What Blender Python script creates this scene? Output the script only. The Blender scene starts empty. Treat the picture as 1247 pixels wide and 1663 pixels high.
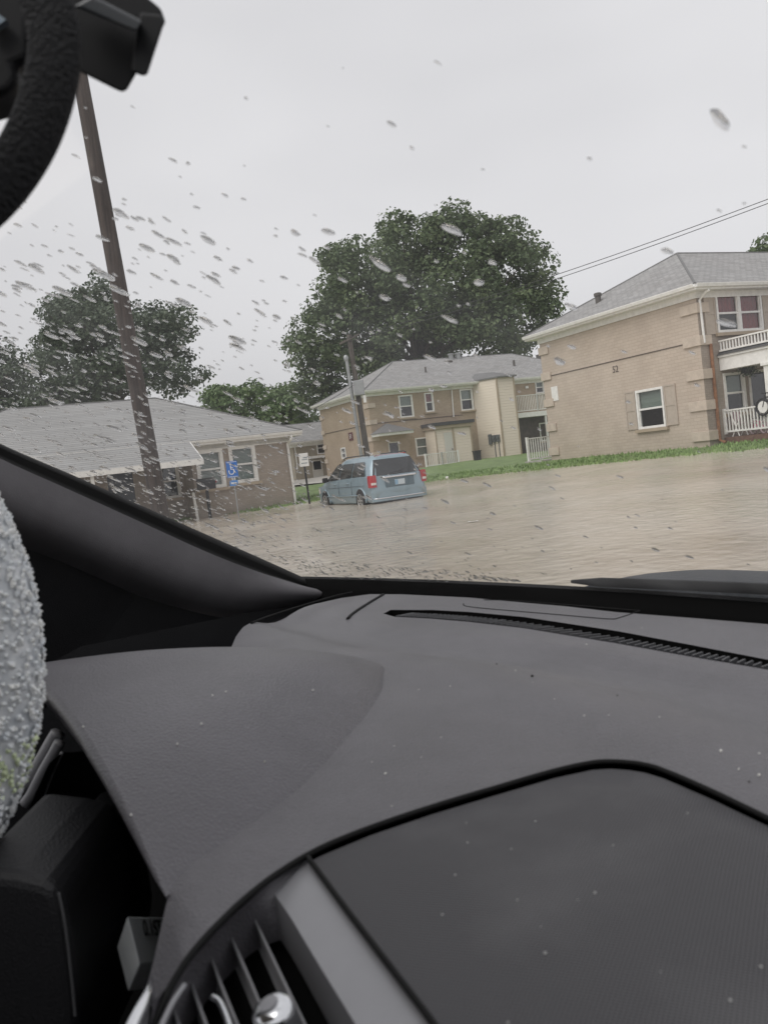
import bpy, bmesh, math, random
from mathutils.geometry import tessellate_polygon
from mathutils import Vector, Matrix, noise as mnoise
random.seed(7)
R = math.radians
SC = bpy.context.scene
COL = SC.collection

# ---------------------------------------------------------------- camera
EYE = Vector((0, 0, 1.55))
FPX = 1400.0                                   # focal length for a picture 1247 x 1663
_r = math.atan(.12); _p = math.atan(81.4/FPX)
_X = Vector((1, 0, 0)); FWD = Vector((0, math.cos(_p), -math.sin(_p))); _D = Vector((0, -math.sin(_p), -math.cos(_p)))
CU = math.cos(_r)*_X + math.sin(_r)*_D         # picture right
CV = -math.sin(_r)*_X + math.cos(_r)*_D        # picture down
cam = bpy.data.cameras.new('camera'); camo = bpy.data.objects.new('camera', cam); COL.objects.link(camo)
m = Matrix((CU, -CV, -FWD)).transposed().to_4x4(); m.translation = EYE
camo.matrix_world = m
cam.sensor_fit = 'VERTICAL'; cam.sensor_height = 36; cam.lens = FPX/1663*36
cam.clip_start = .01; cam.clip_end = 3000
cam.dof.use_dof = True; cam.dof.focus_distance = 5.0; cam.dof.aperture_fstop = cam.lens/1.5
SC.camera = camo

# ---------------------------------------------------------------- overcast sky and soft sun
SUN_EL, SUN_AZ = R(52), R(232)                 # azimuth clockwise from +Y
w = bpy.data.worlds.new('World'); SC.world = w; w.use_nodes = True
nt = w.node_tree; bg = nt.nodes['Background']
sky = nt.nodes.new('ShaderNodeTexSky'); sky.sky_type = 'NISHITA'; sky.sun_disc = False
sky.sun_elevation = SUN_EL; sky.sun_rotation = SUN_AZ; sky.air_density = 1; sky.dust_density = 4
hs = nt.nodes.new('ShaderNodeHueSaturation'); hs.inputs['Saturation'].default_value = .25
cl = nt.nodes.new('ShaderNodeTexNoise'); cl.inputs['Scale'].default_value = 1.6; cl.inputs['Detail'].default_value = 3
tc = nt.nodes.new('ShaderNodeTexCoord')
mp = nt.nodes.new('ShaderNodeMapping'); mp.inputs['Scale'].default_value = (1, 1, 2.5)
rp = nt.nodes.new('ShaderNodeValToRGB')
rp.color_ramp.elements[0].position = .3; rp.color_ramp.elements[0].color = (6.15, 6.13, 6.32, 1)
rp.color_ramp.elements[1].position = .7; rp.color_ramp.elements[1].color = (7.5, 7.45, 7.62, 1)
mx = nt.nodes.new('ShaderNodeMixRGB'); mx.inputs[0].default_value = .86
L_ = nt.links.new
L_(tc.outputs['Generated'], mp.inputs[0]); L_(mp.outputs[0], cl.inputs['Vector']); L_(cl.outputs[0], rp.inputs[0])
L_(sky.outputs[0], hs.inputs['Color']); L_(hs.outputs[0], mx.inputs[1]); L_(rp.outputs[0], mx.inputs[2])
L_(mx.outputs[0], bg.inputs[0]); bg.inputs[1].default_value = .118
sl = bpy.data.lights.new('sun', 'SUN'); sl.energy = 1.5; sl.angle = R(50); sl.color = (1, .97, .93)
so = bpy.data.objects.new('sun', sl); COL.objects.link(so)
sd = Vector((math.sin(SUN_AZ)*math.cos(SUN_EL), math.cos(SUN_AZ)*math.cos(SUN_EL), math.sin(SUN_EL)))
so.rotation_euler = sd.to_track_quat('Z', 'Y').to_euler(); so.location = sd*50
SC.view_settings.view_transform = 'Standard'; SC.view_settings.look = 'None'
SC.view_settings.exposure = 0; SC.view_settings.gamma = 1
SC.cycles.max_bounces = 14; SC.cycles.transparent_max_bounces = 24; SC.cycles.transmission_bounces = 10
SC.cycles.glossy_bounces = 4; SC.cycles.diffuse_bounces = 4
SC.cycles.caustics_refractive = False; SC.cycles.caustics_reflective = False
SC.cycles.sample_clamp_indirect = 4

# ---------------------------------------------------------------- measuring helpers (a sight line meets a real plane)
def ray(x, y): return FWD*FPX + (x-623.5)*CU + (y-831.5)*CV
def at(x, y, Y):
    d = ray(x, y); return EYE + d*(Y/d.y)
def on_plane(x, y, P, n):
    d = ray(x, y); return EYE + d*((P-EYE).dot(n)/d.dot(n))
LOT = R(24.98)
BX = Vector((math.cos(LOT), math.sin(LOT), 0)); AY = Vector((-math.sin(LOT), math.cos(LOT), 0))
def lot_z(P):
    p = max(0, min(P.dot(BX), 25)); q = max(0, P.dot(AY))
    return .00105*p*p + .003*q
def on_lot(x, y, dz=0):
    d = ray(x, y); d = d/d.y; a = 1.0
    while a < 90 and EYE.z+d.z*a > lot_z(EYE+d*a)+dz: a += .25
    b = a; a -= .25
    for _ in range(20):
        c = (a+b)/2
        if EYE.z+d.z*c > lot_z(EYE+d*c)+dz: a = c
        else: b = c
    return EYE + d*a

# ---------------------------------------------------------------- mesh helpers
class MB:
    def __init__(s): s.v = []; s.f = []; s.uv = {}
    def quad(s, *p, uv=None):
        b = len(s.v); s.v += [tuple(q) for q in p]
        if uv: s.uv[len(s.f)] = uv
        s.f.append(tuple(range(b, b+len(p))))
        return s
    def box(s, x0, x1, y0, y1, z0, z1):
        return s.obox(Vector((x0, y0, z0)), Vector((x1-x0, 0, 0)), Vector((0, y1-y0, 0)), Vector((0, 0, z1-z0)))
    def obox(s, o, a, b, c):
        o, a, b, c = map(Vector, (o, a, b, c)); n = len(s.v)
        s.v += [tuple(q) for q in (o, o+a, o+a+b, o+b, o+c, o+a+c, o+a+b+c, o+b+c)]
        s.f += [tuple(n+i for i in f) for f in ((0,3,2,1),(4,5,6,7),(0,1,5,4),(1,2,6,5),(2,3,7,6),(3,0,4,7))]
        return s
    def tube(s, pts, r, n=8, caps=True, closed=False):
        pts = [Vector(p) for p in pts]; rs = r if isinstance(r, (list, tuple)) else [r]*len(pts)
        k = len(pts); b = len(s.v); up = None
        for i, p in enumerate(pts):
            if closed: t = pts[(i+1) % k]-pts[i-1]
            else: t = pts[min(i+1, k-1)]-pts[max(i-1, 0)]
            t.normalize()
            if up is None:
                up = Vector((0, 0, 1)) if abs(t.z) < .9 else Vector((1, 0, 0))
            u = t.cross(up).normalized(); v = u.cross(t).normalized(); up = v
            for j in range(n):
                a = 2*math.pi*j/n; s.v.append(tuple(p+rs[i]*(math.cos(a)*u+math.sin(a)*v)))
        for i in range(k if closed else k-1):
            for j in range(n):
                i2 = (i+1) % k
                s.f.append((b+i*n+j, b+i*n+(j+1) % n, b+i2*n+(j+1) % n, b+i2*n+j))
        if caps and not closed:
            s.f.append(tuple(b+j for j in reversed(range(n)))); s.f.append(tuple(b+(k-1)*n+j for j in range(n)))
        return s
    def loft(s, rows, closed=False, cap=False):
        b = len(s.v); n = len(rows[0]); assert all(len(r) == n for r in rows), [len(r) for r in rows]
        for r in rows: s.v += [tuple(p) for p in r]
        for i in range(len(rows)-1):
            for j in range(n if closed else n-1):
                j2 = (j+1) % n
                s.f.append((b+i*n+j, b+i*n+j2, b+(i+1)*n+j2, b+(i+1)*n+j))
        if cap:
            s.f.append(tuple(b+j for j in reversed(range(n)))); s.f.append(tuple(b+(len(rows)-1)*n+j for j in range(n)))
        return s
    def prism(s, pts, ext):
        ext = Vector(ext); pts = [Vector(p) for p in pts]
        return s.loft([pts, [p+ext for p in pts]], closed=True, cap=True)
    def disc(s, c, nrm, r, n=20, thick=.01):
        nrm = Vector(nrm).normalized(); c = Vector(c)
        return s.tube([c-nrm*thick/2, c+nrm*thick/2], r, n)
    def lathe(s, prof, c, ax, n=20):               # prof: (distance along axis, radius)
        ax = Vector(ax).normalized(); c = Vector(c)
        up = Vector((0, 0, 1)) if abs(ax.z) < .9 else Vector((1, 0, 0))
        u = ax.cross(up).normalized(); v = ax.cross(u)
        rows = [[c+ax*h+r*(math.cos(2*math.pi*j/n)*u+math.sin(2*math.pi*j/n)*v) for j in range(n)] for h, r in prof]
        return s.loft(rows, closed=True, cap=True)
    def build(s, name, mt, parent=None, smooth=False, loc=None, bevel=0, sub=0, recalc=True):
        me = bpy.data.meshes.new(name); me.from_pydata(s.v, [], s.f)
        if s.uv:
            ul = me.uv_layers.new(name='UVMap')
            for fi, uvs in s.uv.items():
                for li, q in zip(me.polygons[fi].loop_indices, uvs): ul.data[li].uv = q
        if recalc:
            bm = bmesh.new(); bm.from_mesh(me); bmesh.ops.recalc_face_normals(bm, faces=bm.faces); bm.to_mesh(me); bm.free()
        if smooth:
            me.shade_smooth()
            if smooth != True: me.set_sharp_from_angle(angle=R(smooth))
        me.materials.append(mt)
        return link(name, me, parent, loc, bevel, sub)
def link(name, data, parent=None, loc=None, bevel=0, sub=0):
    o = bpy.data.objects.new(name, data); COL.objects.link(o)
    if parent: o.parent = parent
    if loc: o.location = loc
    if bevel:
        b = o.modifiers.new('bevel', 'BEVEL'); b.width = bevel; b.segments = 3; b.limit_method = 'ANGLE'
    if sub:
        b = o.modifiers.new('sub', 'SUBSURF'); b.levels = b.render_levels = sub
    return o
def empty(name, loc, rz=0, label=None, cat=None, group=None):
    o = bpy.data.objects.new(name, None); COL.objects.link(o); o.location = loc; o.rotation_euler = (0, 0, rz)
    o.empty_display_size = .1
    return tag(o, label, cat, group)
def tag(o, label=None, cat=None, group=None, kind=None):
    if label: o['label'] = label
    if cat: o['category'] = cat
    if group: o['group'] = group
    if kind: o['kind'] = kind
    return o
def text(s, size, name, mt, parent, mat, depth=.004, loc=None):
    c = bpy.data.curves.new(name, 'FONT'); c.body = s; c.size = size; c.extrude = depth; c.align_x = 'CENTER'; c.align_y = 'CENTER'
    c.materials.append(mt); t = link(name, c); me = bpy.data.meshes.new_from_object(t); bpy.data.objects.remove(t)
    me.name = name; o = link(name, me, parent); o.matrix_local = mat
    return o
def smooth(a, b, x):
    t = max(0, min(1, (x-a)/(b-a))); return t*t*(3-2*t)

# ---------------------------------------------------------------- materials
def srgb(r, g, b): return tuple(((c/255+.055)/1.055)**2.4 if c > 10 else c/255/12.92 for c in (r, g, b))+(1,)
MATS = {}
def mat(name, col, rough=.6, metal=0, spec=.5, var=0, vscale=3, bump=0, bscale=40, detail=4, coat=0, stretch=None, col2=None, trans=0, emit=0):
    if name in MATS: return MATS[name]
    mt = bpy.data.materials.new(name); mt.use_nodes = True; nt = mt.node_tree; p = nt.nodes['Principled BSDF']
    p.inputs['Base Color'].default_value = col; p.inputs['Roughness'].default_value = rough; p.inputs['Metallic'].default_value = metal
    p.inputs['Specular IOR Level'].default_value = spec; p.inputs['Coat Weight'].default_value = coat
    tc = nt.nodes.new('ShaderNodeTexCoord'); vec = tc.outputs['Object']
    if stretch:
        mp = nt.nodes.new('ShaderNodeMapping'); mp.inputs['Scale'].default_value = stretch; nt.links.new(vec, mp.inputs[0]); vec = mp.outputs[0]
    if var or col2:
        n = nt.nodes.new('ShaderNodeTexNoise'); n.inputs['Scale'].default_value = vscale; n.inputs['Detail'].default_value = detail
        n.inputs['Roughness'].default_value = .65; nt.links.new(vec, n.inputs['Vector'])
        r = nt.nodes.new('ShaderNodeValToRGB'); r.color_ramp.elements[0].position = .3; r.color_ramp.elements[1].position = .7
        r.color_ramp.elements[0].color = tuple(c*(1-var) for c in col[:3])+(1,)
        r.color_ramp.elements[1].color = col2 or tuple(min(1, c*(1+var)) for c in col[:3])+(1,)
        nt.links.new(n.outputs[0], r.inputs[0]); nt.links.new(r.outputs[0], p.inputs['Base Color'])
    if bump:
        n2 = nt.nodes.new('ShaderNodeTexNoise'); n2.inputs['Scale'].default_value = bscale; n2.inputs['Detail'].default_value = 4; nt.links.new(vec, n2.inputs['Vector'])
        b = nt.nodes.new('ShaderNodeBump'); b.inputs['Strength'].default_value = bump; b.inputs['Distance'].default_value = .02
        nt.links.new(n2.outputs[0], b.inputs['Height']); nt.links.new(b.outputs[0], p.inputs['Normal'])
    MATS[name] = mt; return mt
def nodes(mt): return mt.node_tree, mt.node_tree.nodes['Principled BSDF']
def math_node(nt, op, a, b=None):
    n = nt.nodes.new('ShaderNodeMath'); n.operation = op
    for i, q in enumerate((a, b)):
        if q is None: continue
        if isinstance(q, (int, float)): n.inputs[i].default_value = q
        else: nt.links.new(q, n.inputs[i])
    return n.outputs[0]
def brick_mat(name, col, mort, bw, bh, msize, bump=.4, var=.12, uv=False, squash=0, rough=.75, offs=.5):
    mt = mat(name, col, rough, spec=.3); nt, p = nodes(mt)
    tc = nt.nodes.new('ShaderNodeTexCoord')
    if uv: vec = tc.outputs['UV']
    else:
        sp = nt.nodes.new('ShaderNodeSeparateXYZ'); nt.links.new(tc.outputs['Object'], sp.inputs[0])
        cb = nt.nodes.new('ShaderNodeCombineXYZ'); nt.links.new(math_node(nt, 'ADD', sp.outputs[0], sp.outputs[1]), cb.inputs[0]); nt.links.new(sp.outputs[2], cb.inputs[1])
        vec = cb.outputs[0]
    b = nt.nodes.new('ShaderNodeTexBrick'); b.offset = offs; b.inputs['Scale'].default_value = 1
    b.inputs['Brick Width'].default_value = bw; b.inputs['Row Height'].default_value = bh; b.inputs['Mortar Size'].default_value = msize
    b.inputs['Mortar Smooth'].default_value = .3; b.inputs['Bias'].default_value = 0
    b.inputs['Color1'].default_value = tuple(c*(1-var) for c in col[:3])+(1,); b.inputs['Color2'].default_value = tuple(min(1, c*(1+var)) for c in col[:3])+(1,)
    b.inputs['Mortar'].default_value = mort; nt.links.new(vec, b.inputs['Vector'])
    n = nt.nodes.new('ShaderNodeTexNoise'); n.inputs['Scale'].default_value = .9; n.inputs['Detail'].default_value = 6; nt.links.new(tc.outputs['Object'], n.inputs['Vector'])
    r = nt.nodes.new('ShaderNodeValToRGB'); r.color_ramp.elements[0].position = .3; r.color_ramp.elements[0].color = (.92, .91, .9, 1)
    r.color_ramp.elements[1].position = .65; r.color_ramp.elements[1].color = (1.02, 1.02, 1.02, 1); nt.links.new(n.outputs[0], r.inputs[0])
    mx = nt.nodes.new('ShaderNodeMixRGB'); mx.blend_type = 'MULTIPLY'; mx.inputs[0].default_value = 1
    nt.links.new(b.outputs[0], mx.inputs[1]); nt.links.new(r.outputs[0], mx.inputs[2]); nt.links.new(mx.outputs[0], p.inputs['Base Color'])
    bm = nt.nodes.new('ShaderNodeBump'); bm.invert = True; bm.inputs['Strength'].default_value = bump; bm.inputs['Distance'].default_value = .012
    nt.links.new(b.outputs[1], bm.inputs['Height']); nt.links.new(bm.outputs[0], p.inputs['Normal'])
    return mt
def siding_mat(name, col, pitch=.2):
    mt = mat(name, col, .5, spec=.4); nt, p = nodes(mt)
    tc = nt.nodes.new('ShaderNodeTexCoord'); sp = nt.nodes.new('ShaderNodeSeparateXYZ'); nt.links.new(tc.outputs['Object'], sp.inputs[0])
    fr = math_node(nt, 'FRACT', math_node(nt, 'DIVIDE', sp.outputs[2], pitch))
    bm = nt.nodes.new('ShaderNodeBump'); bm.invert = True; bm.inputs['Strength'].default_value = 1; bm.inputs['Distance'].default_value = .05
    nt.links.new(fr, bm.inputs['Height']); nt.links.new(bm.outputs[0], p.inputs['Normal'])
    return mt
def glass_mat(name, tint=(.9, .92, .92, 1), refl=1.0, rough=.02):
    mt = bpy.data.materials.new(name); mt.use_nodes = True; nt = mt.node_tree; nt.nodes.clear()
    o = nt.nodes.new('ShaderNodeOutputMaterial'); t = nt.nodes.new('ShaderNodeBsdfTransparent'); t.inputs[0].default_value = tint
    g = nt.nodes.new('ShaderNodeBsdfGlossy'); g.inputs['Roughness'].default_value = rough
    f_ = nt.nodes.new('ShaderNodeLayerWeight'); fo = math_node(nt, 'ADD', .045, math_node(nt, 'MULTIPLY', .9, math_node(nt, 'POWER', f_.outputs['Facing'], 5.0)))
    mx = nt.nodes.new('ShaderNodeMixShader'); nt.links.new(math_node(nt, 'MULTIPLY', fo, refl), mx.inputs[0])
    nt.links.new(t.outputs[0], mx.inputs[1]); nt.links.new(g.outputs[0], mx.inputs[2]); nt.links.new(mx.outputs[0], o.inputs[0])
    MATS[name] = mt; return mt

M_WHITE = mat('white_paint', (.80, .79, .76, 1), .45, var=.1, vscale=6)
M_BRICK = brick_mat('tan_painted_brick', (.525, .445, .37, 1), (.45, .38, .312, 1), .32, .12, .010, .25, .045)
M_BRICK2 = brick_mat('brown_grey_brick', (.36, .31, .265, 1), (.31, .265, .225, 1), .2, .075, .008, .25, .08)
M_BRICK3 = brick_mat('ochre_brick', (.43, .345, .26, 1), (.37, .295, .22, 1), .2, .075, .008, .25, .08)
M_QUOIN = mat('quoin_stone', (.54, .46, .38, 1), .8, var=.12, vscale=4, bump=.3, bscale=30)
M_ROOF = brick_mat('grey_shingles', (.34, .335, .33, 1), (.19, .19, .19, 1), .3, .145, .012, .5, .14, uv=True, rough=.8)
M_ROOF2 = brick_mat('grey_shingles_wide', (.38, .38, .375, 1), (.15, .15, .15, 1), 40, .2, .02, .8, .08, uv=True, rough=.75)
M_DARKROOF = mat('dark_shingles', (.07, .07, .07, 1), .85, var=.3, vscale=12)
M_SIDING = siding_mat('cream_siding', (.69, .61, .50, 1))
M_TRIM = mat('tan_trim', (.42, .34, .25, 1), .6, var=.08)
M_SHUT = mat('taupe_shutter', (.45, .385, .32, 1), .6, var=.08, vscale=8)
M_PANE = glass_mat('window_glass', (.75, .8, .78, 1), 2.2)
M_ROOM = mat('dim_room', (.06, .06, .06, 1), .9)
M_BLIND = mat('blind', (.42, .46, .42, 1), .7)
M_CURTAIN = mat('red_curtain', (.30, .045, .05, 1), .8, var=.4, vscale=9, stretch=(1, 1, .2))
M_DOOR = mat('white_door', (.6, .58, .53, 1), .5)
M_BLACK = mat('black_metal', (.015, .015, .016, 1), .45)
M_CONC = mat('concrete', (.42, .40, .37, 1), .85, var=.15, vscale=2)
M_PIPE = mat('vent_pipe', (.12, .11, .1, 1), .6, metal=.3)
M_GALV = mat('galvanised', (.36, .37, .37, 1), .45, metal=.6, var=.15)
M_RUST = mat('rusty_pipe', (.25, .12, .06, 1), .7, var=.4, vscale=6)

# ---------------------------------------------------------------- ground
def clip_mesh(name, loops, step, zf, mt, parent=None, axes='xy', kind=None):
    """a polygon (first loop) with holes, cut into a grid, lifted by zf(x, y)"""
    bm = bmesh.new(); vs = [bm.verts.new((x, y, 0)) for lp in loops for x, y in lp]
    for t in tessellate_polygon([[Vector((x, y, 0)) for x, y in lp] for lp in loops]):
        try: bm.faces.new([vs[i] for i in t])
        except ValueError: pass
    xs = [p[0] for p in loops[0]]; ys = [p[1] for p in loops[0]]
    for k in range(2):
        lo, hi = (min(xs), max(xs)) if k == 0 else (min(ys), max(ys))
        c = lo+step*.37
        while c < hi:
            bmesh.ops.bisect_plane(bm, geom=bm.verts[:]+bm.edges[:]+bm.faces[:], plane_co=(c, 0, 0) if k == 0 else (0, c, 0), plane_no=(1, 0, 0) if k == 0 else (0, 1, 0))
            c += step
    for v in bm.verts: v.co.z = zf(v.co.x, v.co.y)
    bmesh.ops.recalc_face_normals(bm, faces=bm.faces)
    s = sum(f.normal.z*f.calc_area() for f in bm.faces)
    if s < 0: bmesh.ops.reverse_faces(bm, faces=bm.faces)
    for f in bm.faces: f.smooth = True
    me = bpy.data.meshes.new(name); bm.to_mesh(me); bm.free(); me.materials.append(mt)
    return link(name, me, parent)

# the whole lot lies under muddy flood water, chopped by rain
M_FLOOD = mat('muddy_flood_water', (.5, .44, .36, 1), .3, spec=.5); nt, p = nodes(M_FLOOD); p.inputs['IOR'].default_value = 1.33
tc = nt.nodes.new('ShaderNodeTexCoord')
mpg = nt.nodes.new('ShaderNodeMapping'); mpg.inputs['Rotation'].default_value = (0, 0, -LOT*.3); mpg.inputs['Scale'].default_value = (1.1, .9, 1); nt.links.new(tc.outputs['Object'], mpg.inputs[0])
def nz(vec, sc, det, ro=.6):
    n = nt.nodes.new('ShaderNodeTexNoise'); n.inputs['Scale'].default_value = sc; n.inputs['Detail'].default_value = det; n.inputs['Roughness'].default_value = ro
    nt.links.new(vec, n.inputs['Vector']); return n.outputs[0]
def ramp(src, stops):
    r = nt.nodes.new('ShaderNodeValToRGB'); e = r.color_ramp.elements
    while len(e) < len(stops): e.new(.5)
    for q, (pos, c) in zip(e, stops): q.position = pos; q.color = c
    nt.links.new(src, r.inputs[0]); return r.outputs[0]
def mixc(kind, f, a, b):
    m_ = nt.nodes.new('ShaderNodeMixRGB'); m_.blend_type = kind; m_.inputs[0].default_value = f
    for i, q in ((1, a), (2, b)): nt.links.new(q, m_.inputs[i])
    return m_.outputs[0]
silt = ramp(nz(mpg.outputs[0], .2, 3, .55), [(.32, (.45, .385, .31, 1)), (.5, (.56, .50, .415, 1)), (.7, (.61, .56, .48, 1))])
scum = ramp(nz(tc.outputs['Object'], 2.2, 8, .75), [(.36, (.72, .69, .66, 1)), (.52, (1, 1, 1, 1))])
nt.links.new(mixc('MULTIPLY', .45, silt, scum), p.inputs['Base Color'])
nt.links.new(ramp(nz(mpg.outputs[0], .3, 4), [(.4, (.08, .08, .08, 1)), (.62, (.2, .2, .2, 1))]), p.inputs['Roughness'])
wv = nt.nodes.new('ShaderNodeTexVoronoi'); wv.inputs['Scale'].default_value = 5; wv.feature = 'SMOOTH_F1'; nt.links.new(mpg.outputs[0], wv.inputs['Vector'])
h_ = math_node(nt, 'ADD', math_node(nt, 'MULTIPLY', nz(mpg.outputs[0], 2.2, 5, .6), 1.6), math_node(nt, 'ADD', wv.outputs['Distance'], math_node(nt, 'MULTIPLY', nz(tc.outputs['Object'], 16, 4, .6), .5)))
bpn = nt.nodes.new('ShaderNodeBump'); bpn.inputs['Strength'].default_value = .28; bpn.inputs['Distance'].default_value = .06
nt.links.new(h_, bpn.inputs['Height']); nt.links.new(bpn.outputs[0], p.inputs['Normal'])
mb = MB(); N = 72
xs = [-600, -300, -150, -100]+[-80+i*2.5 for i in range(65)]+[100, 150, 300, 600]
ys = [-60, -20, -10]+[-5+i*2.5 for i in range(52)]+[140, 200, 400, 900]
rows = [[Vector((x, y, lot_z(Vector((x, y, 0))))) for x in xs] for y in ys]
tag(mb.loft(rows).build('flood_water', M_FLOOD, smooth=True), kind='structure')
tag(MB().loft([[q-Vector((0, 0, .35)) for q in r] for r in rows]).build('ground', mat('drowned_gravel', (.25, .21, .16, 1), .9, var=.3)), kind='structure')

# lawn: sheet that starts at the gravel edge and banks up to the houses
M_GRASS = mat('wet_grass', (.15, .23, .07, 1), .7, var=.4, vscale=1.3, col2=(.22, .31, .11, 1), bump=1, bscale=25, detail=8)
edge_px = [(335, 839), (430, 828), (500, 816), (600, 800), (700, 782), (790, 772), (875, 763), (1007, 750), (1138, 737), (1247, 728)]
edge = [on_lot(*q) for q in edge_px]
edge = [edge[0]-BX*30-AY*4, edge[0]-BX*3] + edge + [edge[-1]-AY*4+BX*1, edge[-1]-AY*14+BX*3]
EDGE2 = []
for a, b in zip(edge, edge[1:]):
    k = max(1, int((b-a).length/.5))
    for i in range(k):
        P = a.lerp(b, i/k); P = P + Vector((mnoise.noise(P*.9), mnoise.noise(P*.9+Vector((9, 3, 1))), 0))*.35
        EDGE2.append(P)
def far_pt(P, t):
    dirv = (AY*.75+BX*.66).normalized() if P.dot(BX) > 14 else AY
    Q = P + dirv*t
    return Vector((Q.x, Q.y, lot_z(Q)-.02+.10*smooth(0, 1.6, t)+.03*mnoise.noise(Q*.4)*smooth(.3, 2, t)))
mb = MB()
mb.loft([[far_pt(P, t) for P in EDGE2] for t in (0, .25, .6, 1, 1.6, 2.4, 3.5, 5, 8, 13, 20, 35, 60, 110)])
tag(mb.build('lawn', M_GRASS, smooth=True), kind='structure')
def lawn_z(P): return lot_z(P)+.08
mb = MB()                                       # ragged blades along the gravel edge and against the walls
for _ in range(16000):
    P = random.choice(EDGE2)
    if not (-12 < P.x < 22): continue
    t = random.random()**1.6*3.2
    Q = far_pt(P+Vector((random.uniform(-.3, .3), random.uniform(-.3, .3), 0)), t-.05)
    a = random.uniform(0, math.tau); d = Vector((math.cos(a), math.sin(a), 0))*random.uniform(.02, .05); h = random.uniform(.05, .13)
    mb.quad(Q-d, Q+d, Q+Vector((random.uniform(-.05, .05), random.uniform(-.05, .05), h)))
tag(mb.build('grass', mat('grass_blades', (.17, .29, .075, 1), .6, var=.4, vscale=2, col2=(.30, .42, .15, 1)), recalc=False), 'short wet green grass tufts along the edge of the flooded lot', 'grass', kind='stuff')
# footpath in the gap between the two houses, 
M_PATH = mat('pale_path', (.48, .46, .42, 1), .7, var=.12, vscale=1.5)
mb = MB(); pth = [[on_lot(x, y, .115) for x, y in r] for r in ([(440, 791), (480, 788), (520, 784), (560, 781)], [(436, 780), (478, 777), (518, 773), (560, 770)])]
tag(mb.loft(pth).build('path', M_PATH), kind='structure')
# ---------------------------------------------------------------- house kit
class House:
    def __init__(s, name, origin, base, label):
        s.o = Vector((origin.x, origin.y, 0)); s.base = base
        s.root = empty(name, Vector((origin.x, origin.y, base)), LOT, label, 'house')
    # picture point -> local coordinates on a plane parallel to the front (y = off) or to the side wall (x = off)
    def F(s, x, y, off=0):
        P = on_plane(x, y, s.o+AY*off, AY)-s.o; return P.dot(BX), P.z-s.base
    def S(s, x, y, off=0):
        P = on_plane(x, y, s.o+BX*off, BX)-s.o; return P.dot(AY), P.z-s.base
def mapper(face, off):
    if face == 'f': return lambda u, d, z: Vector((u, off-d, z))
    return lambda u, d, z: Vector((off-d, u, z))
def wall(h, face, off, u0, u1, z0, z1, holes, mt, name='wall', reveal=.14):
    g = mapper(face, off); mb = MB()
    us = sorted({u0, u1}|{q for a in holes for q in a[:2]}); zs = sorted({z0, z1}|{q for a in holes for q in a[2:4]})
    for a, b in zip(us, us[1:]):
        for c, d in zip(zs, zs[1:]):
            um, zm = (a+b)/2, (c+d)/2
            if any(q[0] < um < q[1] and q[2] < zm < q[3] for q in holes): continue
            mb.quad(g(a, 0, c), g(b, 0, c), g(b, 0, d), g(a, 0, d))
    for a, b, c, d in [q[:4] for q in holes]:
        for p0, p1 in (((a, c), (b, c)), ((b, c), (b, d)), ((b, d), (a, d)), ((a, d), (a, c))):
            mb.quad(g(p0[0], 0, p0[1]), g(p1[0], 0, p1[1]), g(p1[0], -reveal, p1[1]), g(p0[0], -reveal, p0[1]))
    return mb.build(name, mt, h.root, recalc=False)
def gbox(mb, g, u0, u1, d0, d1, z0, z1):
    o = g(u0, d0, z0); return mb.obox(o, g(u1, d0, z0)-o, g(u0, d1, z0)-o, g(u0, d0, z1)-o)
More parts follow.
